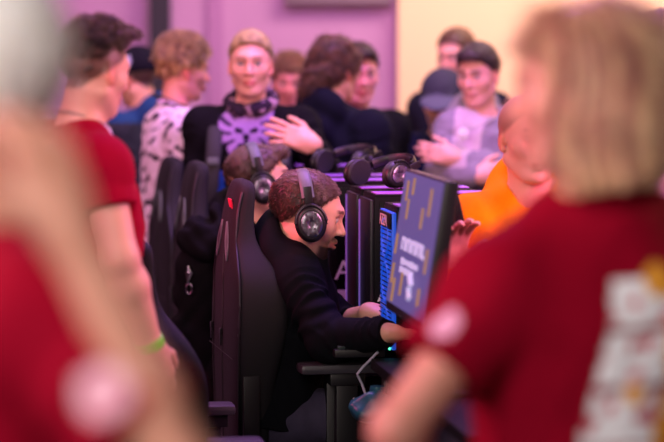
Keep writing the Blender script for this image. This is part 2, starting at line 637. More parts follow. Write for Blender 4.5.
def hair(parent, R, c, s, style, col, h=.005, seed=3, line=0.0, top=.014, side=.004, front=0, n=2500, col2=None):
    """hair shell plus strands, in the frame of a head"""
    P = lambda x, y, z: c + R @ (s * np.array([x, y, z]))
    F = Field(h)
    col = np.array(col); col2 = np.array(col2) if col2 is not None else col * .55
    hl = (np.array(HAIRLINE[0]), np.array(HAIRLINE[1]) + line)
    B = .3
    lo, hi = c - B, c + B

    def local(x, y, z):
        dx, dy, dz = x - c[0], y - c[1], z - c[2]
        return [(dx * R[0, i] + dy * R[1, i] + dz * R[2, i]) / s for i in range(3)]

    if style in ('short', 'curly'):
        F.ell(P(-.014, 0, .040), np.array((.096 + side, .0755 + side, .080 + side)) * s, R, 0)
        F.ell(P(-.010 + front * .5, 0, .05 + top * .6), np.array((.082 + top * .45 + front * .5, .062 + top * .4, .066 + top * .5)) * s, R, .025)
        if front:
            F.ell(P(.062 + front, 0, .098), np.array((.03, .05, .026)) * s, R, .03)

        def hf(x, y, z):
            u, v, w = local(x, y, z)
            return (np.interp(u, *hl) - w) * s
        F.func(hf, lo, hi)
        if style == 'curly':
            F.noise(.010 * s, 95 / s, seed, lo, hi)
            F.noise(.005 * s, 190 / s, seed + 5, lo, hi)
        else:
            F.noise(.0012 * s, 150 / s, seed, lo, hi)
    elif style == 'bob':
        F.ell(P(-.014, 0, .05), np.array((.106, .088, .09)) * s, R, 0)
        F.loft([(P(-.03, 0, -.135), .08 * s, .094 * s), (P(-.03, 0, -.10), .098 * s, .112 * s), (P(-.028, 0, -.04), .1 * s, .113 * s),
                (P(-.018, 0, .02), .098 * s, .098 * s), (P(-.014, 0, .07), .08 * s, .072 * s)], R[:, 0], R[:, 1], .03)

        def hf(x, y, z):
            u, v, w = local(x, y, z)
            # face opening
            return -np.maximum(np.maximum(.035 - u, w - .085), np.abs(v) - .3) * s
        F.func(hf, lo, hi)
        F.func(lambda x, y, z: -(np.sqrt(sum(q * q for q in [local(x, y, z)[0] + .03, local(x, y, z)[1]])) - .06 + 3 * np.maximum(local(x, y, z)[2] + .09, 0)) * s, lo, hi)
        F.noise(.004 * s, 60 / s, seed, lo, hi)
    elif style == 'long':      # wavy hair gathered low at the back
        F.ell(P(-.016, 0, .045), np.array((.11, .09, .098)) * s, R, 0)
        F.ell(P(-.085, .0, -.01), np.array((.05, .06, .06)) * s, R, .03)
        F.ell(P(-.11, .02, -.06), np.array((.045, .05, .06)) * s, R, .03)

        def hf(x, y, z):
            u, v, w = local(x, y, z)
            return (np.interp(u, hl[0], hl[1] - .03) - w - 3 * np.maximum(-.05 - u, 0)) * s
        F.func(hf, lo, hi)
        F.noise(.009 * s, 60 / s, seed, lo, hi)
        F.noise(.005 * s, 140 / s, seed + 5, lo, hi)
    V, Q = F.mesh()
    N = normals(V, Q)
    q = ((V - c) @ R) / s
    if style == 'bob':
        f = .5 + .5 * np.sin(np.arctan2(q[:, 1], -q[:, 0]) * 23 + 2 * np.sin(q[:, 2] * 30) + 3 * np.sin(np.arctan2(q[:, 1], -q[:, 0]) * 5))
        f = np.clip(f * .9 + .35 * ss(-.02, -.14, q[:, 2]) - .1, 0, 1)
    else:
        f = np.clip(.5 + .7 * wn(q[:, 0], q[:, 1], q[:, 2], 120, seed + 9), 0, 1)
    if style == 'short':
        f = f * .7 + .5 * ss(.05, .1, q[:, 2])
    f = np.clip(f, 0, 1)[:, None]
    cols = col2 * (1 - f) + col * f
    up = R[:, 2]; fw = R[:, 0]
    if style == 'short':
        fl = lambda p: np.where((((p - c) @ R)[:, 2:3] / s > .07), fw * .9 - up * .1, -up * .9 - fw * .2)
        sv = strands(V, N, n, .007 * s + top * .35, fl, .0011, seed=seed, cols=cols, lift=.10, jit=.12)
    elif style == 'curly':
        keep = q[:, 2] > .03
        sv = strands(V, N, n, .03 * s, lambda p: np.tile(fw * (.4 if front > .02 else .1) + up * .3, (len(p), 1)), .0016, curl=.007, cfreq=1.6, seg=7, seed=seed, cols=cols, lift=.7, keep=keep)
    elif style == 'bob':
        def fl(p):
            l = ((p - c) @ R) / s
            out = np.zeros_like(l); out[:, 2] = -1
            t = ss(.14, .05, l[:, 2])[:, None]
            hz = np.concatenate([l[:, :2], 0 * l[:, :1]], 1); hz /= np.linalg.norm(hz, axis=1, keepdims=True) + .02
            return (out * (.15 + t) + hz * (1 - t)) @ R.T
        sv = strands(V, N, n, .06 * s, fl, .0012, seed=seed, cols=cols, lift=-.02, seg=5, keep=q[:, 2] > -.075)
    else:
        sv = strands(V, N, n, .06 * s, lambda p: np.tile(-up, (len(p), 1)), .0014, curl=.008, cfreq=1.2, seg=7, seed=seed, cols=cols, lift=.2)
    VV = np.concatenate([V, sv[0]]); QQ = np.concatenate([Q, sv[1] + len(V)]); CC = np.concatenate([cols, sv[2]])
    return mesh_obj('hair', VV, QQ, HAIRM, parent, np.clip(CC, 0, 1))


# ------------------------------------------------------------------ people
class Person:
    """one figure: Empty at its base, body mesh, clothes and hair as children; local frame x forward, y left, z up"""

    def __init__(s, xy, heading, label, H=1.76, group=None, z0=0.0):
        s.hd = math.radians(heading)
        s.base = np.array([xy[0], xy[1], z0])
        s.root = empty('person', s.base, s.hd, label, 'person', group)
        s.R = rotz(s.hd)
        k = H / 1.76
        s.k = k
        J = dict(pelvis=(-.01, 0, .97), chest=(0, 0, 1.27), neck=(-.02, 0, 1.475), head=(.02, 0, 1.63))
        for t, y in (('l', 1), ('r', -1)):
            J['sh' + t] = (-.01, y * .18, 1.41); J['el' + t] = (-.03, y * .235, 1.13); J['wr' + t] = (.06, y * .245, .885)
            J['hip' + t] = (0, y * .09, .93); J['kn' + t] = (.015, y * .1, .5); J['an' + t] = (-.03, y * .105, .09)
        s.J = {a: np.array(b) * k for a, b in J.items()}
        s.hs = .98 * k
        s.hR = np.eye(3)
        s.hands = {}

    def loc(s, px, py, Y):
        return s.R.T @ (W(px, py, Y) - s.base)

    def dirl(s, v):
        return s.R.T @ np.asarray(v, float)

    def set(s, **kw):
        for a, b in kw.items(): s.J[a] = np.asarray(b, float)
        return s

    def headpose(s, yaw=0, pitch=0, roll=0, hs=None):
        s.hR = rotz(math.radians(yaw)) @ roty(math.radians(pitch)) @ rotx(math.radians(roll))
        if hs: s.hs = hs
        return s

    def hand(s, side, d, n, **kw):
        s.hands[side] = (np.asarray(d, float), np.asarray(n, float), kw)
        return s

    def torso_rows(s, g, hem=0.0, fem=0):
        J = s.J; k = s.k
        p, ch, ne = J['pelvis'], J['chest'], J['neck']
        U = nrm(ch - p)
        m = (p + ch) / 2
        sh = (J['shl'] + J['shr']) / 2
        sw = np.linalg.norm(J['shl'] - J['shr']) / 2
        r = [(p - U * (.02 + hem), .105 * k + g, .165 * k + g), (p + U * .04 * k, .108 * k + g, .16 * k + g), (m, .1 * k + g, .148 * k + g - .012 * fem),
             (ch, .115 * k + g, .165 * k + g), (ch * .35 + sh * .65, .1 * k + g, sw - .012 + g * .6), (sh * .85 + ne * .15, .078 * k + g, sw * .72), (ne * .75 + sh * .25, .062 * k + g, .085 * k)]
        return r

    def body(s, voxel=.006, o=None, legs=True):
        J, k = s.J, s.k
        o = o or {}
        s.o = o
        F = Field(voxel)
        Sd = nrm(J['shl'] - J['shr']); Fd = nrm(np.cross(Sd, (0, 0, 1)))
        s.Sd, s.Fd = Sd, Fd
        F.loft(s.torso_rows(-.014), Fd, Sd, .02)
        hc = J['head']
        for t in 'lr':
            F.cone(J['neck'] + (0, 0, .005), J['sh' + t] + (0, 0, .0), .035 * k, .04 * k, .03)
        F.cone(J['neck'] - np.array([0, 0, .03]), hc + s.hR @ np.array([-.022, 0, -.045]) * s.hs, o.get('nk', .058) * k, .05 * s.hs, .03)
        for t in 'lr':
            a, b, w = J['sh' + t], J['el' + t], J['wr' + t]
            f = o.get('arm', 1.0)
            F.cone(a, b, .047 * k * f, .04 * k * f, .03)
            mid = b * .7 + w * .3
            F.cone(b, mid, .039 * k * f, .042 * k * f, .02)
            F.cone(mid, w, .042 * k * f, .027 * k, .02)
            if t in s.hands:
                d, n, kw = s.hands[t]
            else:
                d = nrm(w - b); n = np.cross(d, (1, 0, 0)) * (1 if t == 'l' else -1); n = -Sd if t == 'r' else Sd; kw = {}
            hand_ops(F, w, d, n, t, s=.98 * k * o.get('hand', 1), **kw)
            if legs:
                F.cone(J['hip' + t], J['kn' + t], .066 * k, .048 * k, .03)
                F.cone(J['kn' + t], J['an' + t], .05 * k, .034 * k, .02)
        head_ops(F, s.hR, hc, s.hs, nose=o.get('nose', 1), jaw=o.get('jaw', 1))
        V, Q = F.mesh()
        C = skin_colour(V, s.hR, hc, s.hs, o)
        s.bodyo = mesh_obj('body', V, Q, SKIN, s.root, C)
        return s

    def top(s, name, voxel=.007, g=.012, sleeve='long', hem=.06, hood=False, colour=(.1, .1, .1), fn=None, fold=.006, nk=.066, fem=0, seed=1, slv=.0, collar=0, material=None):
        J, k = s.J, s.k
        F = Field(voxel)
        F.loft(s.torso_rows(g, hem, fem), s.Fd, s.Sd, .02)
        F.noise(fold * .8, 22, seed); F.noise(fold * .5, 48, seed + 3)
        for i, t in enumerate('lr'):
            a, b, w = J['sh' + t], J['el' + t], J['wr' + t]
            F.cone(J['neck'] * .9 + a * .1 + (0, 0, -.004), a + (0, 0, -.004), .04 * k + g * .4, .052 * k + g * .6, .05)
            F.cone(J['chest'] * .5 + a * .5 + s.Sd * (-.02 if t == 'l' else .02), a, .085 * k + g * .5, .06 * k + g * .5, .05)
            if sleeve == 'long':
                F.cone(a, b, .062 * k + slv, .055 * k + slv, .035, fold=(fold, 3.0, 1.6, seed + i))
                e = b + (w - b) * .94
                F.cone(b, b * .45 + w * .55, .055 * k + slv, .05 * k + slv, .03, fold=(fold, 2.5, 1.4, seed + i + 2))
                dd = nrm(w - b)
                F.cone(b * .45 + w * .55, e, .05 * k + slv, .037 * k + slv * .6, .03, fold=(fold * .7, 2.5, 1.0, seed + i + 5), clip=(e + dd * .005, dd))
                F.cone(b * .12 + w * .88, e, .037 * k, .036 * k, .006)
            elif sleeve == 'push':   # far forearm bare
                F.cone(a, b, .062 * k + slv, .055 * k + slv, .035, fold=(fold, 3.0, 1.6, seed + i))
                e = b + (w - b) * (1.04 if t == 'r' else .45)
                dd = nrm(w - b)
                F.cone(b, e, .056 * k + slv, .04 * k + slv * .6, .03, fold=(fold * .65, 2.6, 2.6, seed + i + 2), clip=(e + dd * .008, dd))
            else:
                e = a + (b - a) * (sleeve if not isinstance(sleeve, str) else .7)
                d = nrm(b - a)
                F.cone(a, e + d * .03, .066 * k + slv, .07 * k + slv, .025, fold=(fold * .6, 1.5, 1.2, seed + i), clip=(e, d))
        ne, hc = J['neck'], J['head']
        up = nrm(hc - ne)
        if hood:
            F.cone(ne + s.Sd * .06 - up * .03, ne - s.Sd * .06 - up * .03, .05 * k, .05 * k, .03)
            for y in (-1, 1):
                F.cone(ne + s.Sd * y * .065 - s.Fd * .01 - up * .022, ne + s.Sd * y * .03 + s.Fd * .075 - up * .078, .036 * k, .026 * k, .03)
            bk = ne - s.Fd * .075 - up * .02
            F.ell(bk + up * .034 + s.Fd * .01, (.062 * k, .12 * k, .088 * k), np.stack([s.Fd, s.Sd, up], 1), .035)
            F.ell(bk - s.Fd * .012 - up * .06, (.042 * k, .085 * k, .07 * k), np.stack([s.Fd, s.Sd, up], 1), .035)
            F.ell(bk + s.Fd * .044 + up * .098, (.045 * k, .078 * k, .05 * k), np.stack([s.Fd, s.Sd, up], 1), .02, 's')
            lo = ne - .2; hi = ne + .2
            F.noise(.005, 40, seed + 8, lo, hi)
        if collar:
            F.cone(ne - up * .02, ne + up * collar, .078 * k, .07 * k, .02)
            F.cut(ne + up * collar, up, ne - .12, ne + .16)
        F.cone(ne - up * .02 + s.Fd * .012, hc, nk * k, nk * k, .008, 's')
        V, Q = F.mesh()
        C = np.tile(np.array(colour), (len(V), 1))
        if fn: C = fn(V, C)
        s.topo = mesh_obj(name, V, Q, material or CLOTH, s.root, np.clip(C, 0, 1))
        return s

    def legs(s, voxel=.010, colour=DENIM, shoes=True):
        J, k = s.J, s.k
        F = Field(voxel)
        U = nrm(J['chest'] - J['pelvis'])
        F.ell(J['pelvis'] - U * .06, (.106 * k, .156 * k, .1 * k), None, 0)
        for t in 'lr':
            F.cone(J['hip' + t] - (0, 0, .008), J['kn' + t], .086 * k, .066 * k, .04, fold=(.004, 3, 1, 2))
            F.cone(J['kn' + t], J['an' + t], .066 * k, .052 * k, .03, fold=(.005, 4, 1, 5))
        V, Q = F.mesh()
        mesh_obj('trousers', V, Q, colour, s.root)
        if shoes:
            for t in 'lr':
                F = Field(voxel)
                a = J['an' + t]
                z0 = a[2] - .09 * k
                F.cone((a[0] - .03, a[1], z0 + .045), (a[0] + .12, a[1], z0 + .034), .044, .036, .02)
                F.cone((a[0] - .02, a[1], z0 + .06), (a[0] - .01, a[1], z0 + .1), .045, .046, .02)
                F.cut((0, 0, z0 + .003), (0, 0, -1), (a[0] - .2, a[1] - .2, z0 - .1), (a[0] + .3, a[1] + .2, z0 + .1))
                V, Q = F.mesh()
                mesh_obj('shoe', V, Q, SHOE, s.root)
        return s

    def hairdo(s, style, col, **kw):
        s.hairo = hair(s.root, s.hR, s.J['head'], s.hs, style, col, **kw)
        return s

    def world(s, p):
        return s.base + s.R @ np.asarray(p, float)


def seat_legs(P, hipx, seatz, kneex, foot=None):
    for t, y in (('l', 1), ('r', -1)):
        P.J['hip' + t] = np.array([hipx, y * .095, seatz + .09])
        P.J['kn' + t] = np.array([kneex, y * .15, seatz + .1])
        P.J['an' + t] = np.array([kneex + .04, y * .14, .09])
    P.J['pelvis'] = np.array([hipx - .02, 0, seatz + .12])


# ------------------------------------------------------------------ headsets
def headset(origin, Rw, s, label, group=None, lean=0, bandm=None):
    """headset in a head frame: cups at y=+-.09, band over the top"""
    e = empty('headset', origin, 0, label, 'headphones', group)
    e.rotation_euler = Matrix(Rw.tolist()).to_euler()
    b = MB()
    rb = (.098 * s, .109 * s)
    arc = [np.array([lean * math.sin(a) * s, rb[0] * math.cos(a), .022 * s + rb[1] * math.sin(a)]) for a in np.linspace(.35, math.pi - .35, 25)]
    b.tube(arc, .018 * s, 12, flat=(.35, 1.0), up=(1, 0, 0))
    band = b.build('headband', bandm or GREYP, e)
    b = MB()
    pa = [p * np.array([1, .93, 1]) - np.array([0, 0, .010 * s]) for p in arc[6:-6]]
    b.tube(pa, .015 * s, 12, flat=(.4, 1.0), up=(1, 0, 0))
    b.build('headband_cushion', PADM, e)
    for y in (-1, 1):
        b = MB()
        b.box(np.array([0, y * .1005, .062]) * s, np.array([.011, .004, .03]) * s, bev=.002)
        b.box(np.array([0, y * .101, .035]) * s, np.array([.014, .006, .008]) * s, bev=.002)
        b.build('slider', BLACKP, e)
        b = MB()
        # fork round the cup
        b.tube([np.array([.043 * math.cos(a), y * .106, -.012 + .052 * math.sin(a)]) * s for a in np.linspace(-.1, math.pi + .1, 18)], .0045 * s, 8)
        b.build('yoke', BLACKP, e)
        b = MB()
        c0 = np.array([0, y * .074, -.012]) * s
        ax = np.array([0, y, 0])
        b.lathe([(.028 * s, .016 * s), (.049 * s, .018 * s), (.052 * s, .024 * s), (.050 * s, .032 * s), (.043 * s, .038 * s), (.039 * s, .0385 * s)], c0, ax, 40)
        cup = b.build('ear_cup', BLACKP, e)
        cup.scale = (.84, 1, 1)
        b = MB()
        b.lathe([(.030 * s, 0), (.046 * s, .0), (.051 * s, .005 * s), (.051 * s, .014 * s), (.046 * s, .02 * s), (.03 * s, .02 * s)], c0, ax, 36)
        b.build('ear_pad', PADM, cup)
        b = MB()
        b.lathe([(.036 * s, .038 * s), (.036 * s, .041 * s), (.033 * s, .043 * s), (.014 * s, .0435 * s), (.012 * s, .042 * s), (.004 * s, .042 * s)], c0, ax, 40)
        for a in np.linspace(0, 2 * math.pi, 7)[:-1]:
            d = np.array([math.cos(a), 0, math.sin(a)])
            b.box(c0 + ax * .0438 * s + d * .024 * s, np.array([.011, .0012, .0035]) * s, np.stack([d, np.array([0, 1., 0]), np.cross(d, [0, 1., 0])], 1))
        b.build('cup_plate', CHROME, cup)
    return e


# ------------------------------------------------------------------ gaming chairs
BACK = [(.46, 0, .06, .085, .20), (.50, 0, .07, .10, .22), (.62, 0, .08, .105, .235), (.75, -.003, .085, .125, .25), (.86, -.003, .08, .158, .262), (.95, 0, .075, .160, .262),
        (1.02, .001, .07, .136, .247), (1.075, .003, .065, .104, .2), (1.12, .006, .06, .068, .15), (1.2, .014, .055, .06, .13),
        (1.25, .026, .05, .056, .122), (1.277, .034, .042, .048, .11), (1.29, .042, .03, .033, .09)]


def back_x(z):
    return np.interp(z, [r[0] for r in BACK], [r[1] for r in BACK])


def back_w(z):
    return np.interp(z, [r[0] for r in BACK], [r[4] for r in BACK])


def make_chair(loc, heading, label, recline=0, drop=0, group='high-backed gaming chairs along the desk row', detail=True, arms=(.79,), ax=-.055, al=.135, back_drop=0, tagged=False):
    t = empty('gaming_chair', loc, math.radians(heading), label, 'chair', group)
    X0 = -.36
    piv = np.array([X0 + .05, 0, .48])
    Rr = roty(-math.radians(recline))

    def tr(p):
        p = np.asarray(p, float) + np.array([X0, 0, 0])
        q = piv + Rr @ (p - piv)
        return q - np.array([0, 0, back_drop])
    b = MB()
    V, Fc = [], []
    n = 0
    for z, xr, dc, ds, hw in BACK:
        half = [(0, xr), (hw * .45, xr - .002), (hw * .8, xr + .002), (hw * .96, xr + .012), (hw * 1.0, xr + .03), (hw * 1.0, xr + ds * .62), (hw * .985, xr + ds * .9),
                (hw * .93, xr + ds), (hw * .82, xr + ds * .97), (hw * .66, xr + dc * 1.02), (hw * .4, xr + dc), ]
        ring = half + [(0, xr + dc - .006)] + [(-y, x) for y, x in half[:0:-1]]
        n = len(ring)
        V += [tr((x, y, z)) for y, x in ring]
    for i in range(len(BACK) - 1):
        for j in range(n):
            Fc.append((i * n + j, i * n + (j + 1) % n, (i + 1) * n + (j + 1) % n, (i + 1) * n + j))
    V.append(tr((BACK[-1][1] + .016, 0, BACK[-1][0] + .006))); V.append(tr((.04, 0, .455)))
    m = len(BACK) - 1
    for j in range(n):
        Fc.append((m * n + j, m * n + (j + 1) % n, len(V) - 2)); Fc.append(((j + 1) % n, j, len(V) - 1))
    b.add(V, Fc)
    back = b.build('backrest', SUEDE, t, sub=2)
    if detail:
        # piping along both rear corners and two zip seams down the back cover
        for sy in (-1, 1):
            b = MB()
            b.tube([tr((back_x(z) + .012, sy * back_w(z) * .962, z)) for z in np.linspace(.5, 1.26, 40)], .0036, 6)
            b.build('piping', LEATHER, back)
        for fy in (.62, -.10):
            b = MB()
            b.tube([tr((back_x(z) - .0015, fy * min(back_w(z), .25), z)) for z in np.linspace(.5, 1.08, 30)], .003, 6)
            b.build('zip_seam', PADM, back)
            b = MB()
            yy = fy * min(back_w(.85), .25)
            b.box(tr((-.009, yy, .852)), (.004, .007, .010), bev=.002)
            b.box(tr((-.010, yy, .828)), (.002, .005, .016), bev=.0015)
            b.build('zip_pull', BLACKP, back)
        b = MB()
        b.tube([tr((back_x(.795) - .002, y, .795)) for y in np.linspace(-.225, .225, 12)], .0011, 6)
        b.build('cross_seam', PADM, back)
        # slim shoulder slot with a raised rim on the rear face
        for sy in (-1, 1):
            b = MB()
            pts = [tr((back_x(z) - .0025, sy * (.045 + .05 * f - .018 * math.sin(math.pi * f)), z)) for f, z in zip(np.linspace(0, 1, 12), np.linspace(1.17, 1.065, 12))]
            pts += [tr((back_x(z) - .0025, sy * (.045 + .05 * f + .02 * math.sin(math.pi * f)), z)) for f, z in list(zip(np.linspace(0, 1, 12), np.linspace(1.17, 1.065, 12)))[-2:0:-1]]
            b.tube(pts, .004, 6, closed=True)
            rim = b.build('slot_rim', GREYP, back)
            b = MB()
            b.add([p + Rr @ np.array([-.0005, 0, 0]) for p in pts] + [p + Rr @ np.array([.012, 0, 0]) for p in pts],
                  [tuple(range(len(pts))), tuple(range(2 * len(pts) - 1, len(pts) - 1, -1))] + [(i, (i + 1) % len(pts), len(pts) + (i + 1) % len(pts), len(pts) + i) for i in range(len(pts))])
            b.build('shoulder_slot', PADM, back, smooth=False)
        if tagged:
          b = MB()
          b.box(tr((back_x(1.225) - .003, -.055, 1.225)), (.0022, .028, .0145), roty(-.2), bev=.001)
          o = b.build('brand_tag', REDTAG, back); o['label'] = 'small red woven tag'
        for sy in (-1, 1):
            b = MB()
            b.box(tr((.045, sy * (.236 + .012), .62)), (.024, .007, .13), bev=.003)
            br = b.build('recline_bracket', BLACKP, t)
            b = MB()
            b.box(np.array([X0 + .10, sy * .275, .50]), (.085, .02, .028), roty(.35), bev=.012)
            b.build('hinge_cover', BLACKP, br)
    # seat
    b = MB()
    b.box((-.02, 0, .475 - drop), (.27, .17, .055), bev=.03)
    seat = b.build('seat', LEATHER, t, sub=1)
    for sy in (-1, 1):
        b = MB()
        b.tube([(-.28, sy * .2, .475 - drop), (-.1, sy * .21, .49 - drop), (.15, sy * .205, .49 - drop), (.255, sy * .17, .475 - drop)], [.05, .062, .06, .045], 14)
        b.build('seat_bolster', SUEDE, seat)
    az = arms[0]
    for sy in (-1, 1):
        b = MB()
        b.box((ax, sy * .305, az - .014), (al, .047, .014), bev=.011)
        pad = b.build('armrest_pad', mat('soft_arm_pad', srgb(58, 55, 62), rough=.4, bump=.05, spec=.6), t)
        b = MB()
        b.box((ax, sy * .305, az - .045), (.05, .03, .018), bev=.006)
        b.box((ax, sy * .305, (az + .44) / 2 - .03), (.031, .021, (az - .44) / 2), bev=.006)
        b.box((ax, sy * .25, .405 - drop), (.035, .08, .012), bev=.005)
        b.build('armrest_post', BLACKP, t)
    b = MB()
    b.lathe([(.04, .13), (.04, .16), (.026, .17), (.026, .40)], (0, 0, 0), (0, 0, 1), 20)
    b.box((0, 0, .40 - drop * .5), (.13, .1, .02), bev=.008)
    b.build('gas_lift', BLACKP, t)
    for i in range(5):
        a = 2 * math.pi * i / 5 + .3
        d = np.array([math.cos(a), math.sin(a), 0])
        b = MB()
        b.tube([d * .03 + [0, 0, .135], d * .2 + [0, 0, .115], d * .31 + [0, 0, .085]], [.03, .024, .018], 10, flat=(1, .7))
        leg = b.build('base_leg', BLACKP, t)
        b = MB()
        s = np.cross(d, (0, 0, 1))
        for q in (-1, 1):
            b.lathe([(.018, -.009), (.029, -.006), (.029, .006), (.018, .009)], d * .31 + s * q * .014 + [0, 0, .029], s, 18)
        b.build('caster', PADM, leg)
    return t


# row of seats runs away from the lens, drifting left
RA = 8.2
RD = np.array([-math.sin(math.radians(RA)), math.cos(math.radians(RA)), 0])      # along the row, away
RX = np.array([math.cos(math.radians(RA)), math.sin(math.radians(RA)), 0])       # across, toward the desks
RR = np.stack([RX, RD, np.array([0, 0, 1.])], 1)


def row(u, D, z=0):
    """point at distance D whose offset across the row is u"""
    return np.array([u - .144 * D, D, z])


def chair_at(px, D, heading, label, **kw):
    """chair whose rear back centre stands at this pixel column and distance"""
    p = W(px, 200, D)
    h = math.radians(heading)
    o = np.array([p[0], D, 0]) + .36 * np.array([math.cos(h), math.sin(h), 0])
    return make_chair((o[0], o[1], 0), heading, label, **kw)


chair_at(222, 7.2, 11, 'dark gaming chair with a red tag on its headrest, directly behind the nearer headset player', arms=(.79,), tagged=True)
chair_at(180, 8.25, 12, 'dark gaming chair of the farther headset player, with a black hood lying against its back', arms=(.74,))
chair_at(156, 9.0, 14, 'dark gaming chair farthest to the left, its headrest against the patterned white shirt', arms=(.74,), drop=0, back_drop=.02)
chair_at(192, 9.75, 16, 'dark bluish gaming chair deepest in the row, just left of the blue hood', arms=(.74,), back_drop=-.02)
chair_at(165, 6.45, 9, 'empty dark gaming chair with a low reclined back beside the green wristband', recline=9, arms=(.70,), back_drop=.105, ax=-.215, al=.07)

# ------------------------------------------------------------------ the hall
def plane_box(name, lo, hi, m, kind='structure'):
    b = MB()
    lo, hi = np.array(lo, float), np.array(hi, float)
    b.box((lo + hi) / 2, (hi - lo) / 2)
    o = b.build(name, m, smooth=False)
    if kind: o['kind'] = kind
    return o


PINKW = mat('pink_wall_paint', srgb(190, 138, 180), rough=.75, bump=.05, scale=40, vary=.05)
CREAMW = mat('cream_wall_panel', srgb(250, 211, 166), rough=.8, bump=.05, scale=6, vary=.03, stretch=(3, 1, .2))
plane_box('floor', (-6, -1, -.1), (6, 13.4, 0), mat('hall_carpet', srgb(46, 40, 50), rough=.95, bump=.5, scale=300, vary=.2))
XB = W(398, 100, 12.4)[0]
plane_box('wall_back', (-6, 12.5, 0), (XB, 12.7, 4.2), PINKW)
plane_box('wall_right', (XB, 12.4, 0), (6, 12.6, 4.2), CREAMW)
xa, xb = W(150, 0, 12.45)[0], W(170, 0, 12.45)[0]
plane_box('trim_1', (xa, 12.40, 0), (xb, 12.5, 4.2), mat('dark_post', srgb(34, 22, 40), rough=.6, vary=.1))
xa, xb = W(208, 0, 12.45)[0], W(222, 0, 12.45)[0]
plane_box('trim_2', (xa, 12.475, 0), (xb, 12.5, 4.2), mat('mauve_strip', srgb(176, 118, 168), rough=.7, vary=.08))
zz = W(300, 8, 12.2)[2]
b = MB()
b.box((W(338, 0, 12.45)[0], 12.46, zz + .272), (.265, .045, .25), bev=.015)
o = b.build('vent_housing', mat('grey_housing', srgb(140, 116, 128), rough=.7, vary=.1))
tag(o, 'grey box housing on the pink wall at the top edge', 'vent')

# ------------------------------------------------------------------ desks
DESKM = mat('black_desk_laminate', srgb(15, 14, 16), rough=.6, bump=.05, vary=.1, spec=.1)
desk_names = ['black desk under the nearest purple screen, in front of the woman in the red shirt', 'black desk where the nearer headset player rests his hands', 'black desk at the far end of the row under the farther towers']
for i, D in enumerate((6.18, 7.67, 9.04)):
    t = empty('gaming_desk', row(1.32 if i == 0 else 1.24, D), math.radians(RA), desk_names[i], 'desk', 'desks in one row')
    dw = .23 if i == 0 else .27
    b = MB(); b.box((0, 0, .805), (dw, .675, .015), bev=.004); b.build('desktop', DESKM, t)
    for sx in (-1, 1):
        for sy in (-1, 1):
            b = MB(); b.box((sx * (dw - .05), sy * .62, .395), (.025, .025, .395), bev=.004); b.build('leg', BLACKP, t)
    b = MB(); b.box((dw - .05, 0, .5), (.01, .6, .17)); b.build('modesty_panel', DESKM, t)
DZ = .82


# ------------------------------------------------------------------ PC towers
def text_part(name, body, size, Mx, material, parent, ext=.0008, align='LEFT'):
    cu = bpy.data.curves.new(name, 'FONT')
    cu.body = body; cu.size = size; cu.extrude = ext; cu.align_x = align
    cu.materials.append(material)
    tmp = bpy.data.objects.new(name + '_outline', cu)
    COL.objects.link(tmp)
    me = bpy.data.meshes.new_from_object(tmp.evaluated_get(bpy.context.evaluated_depsgraph_get()))
    bpy.data.objects.remove(tmp)
    me.materials.clear(); me.materials.append(material)
    o = link(bpy.data.objects.new(name, me), parent)
    o.matrix_local = Mx
    return o


def M4(R, p):
    M = Matrix(R.tolist()).to_4x4(); M.translation = Vector([float(v) for v in p]); return M


FRGB = []
for i, (c, e) in enumerate((((.01, .10, .75), .42), ((.03, .32, .9), .5), ((.25, .1, .8), .6))):
    FRGB.append(mat('fan_light_%s' % ('blue', 'cyan', 'violet')[i], c, rough=.4, emit=c, estr=e))
LEDV = mat('violet_led', (.25, .12, .6), emit=(.3, .2, .95), estr=.25)
LEDG = mat('green_led', (.1, .8, .4), emit=(.1, .9, .45), estr=3)


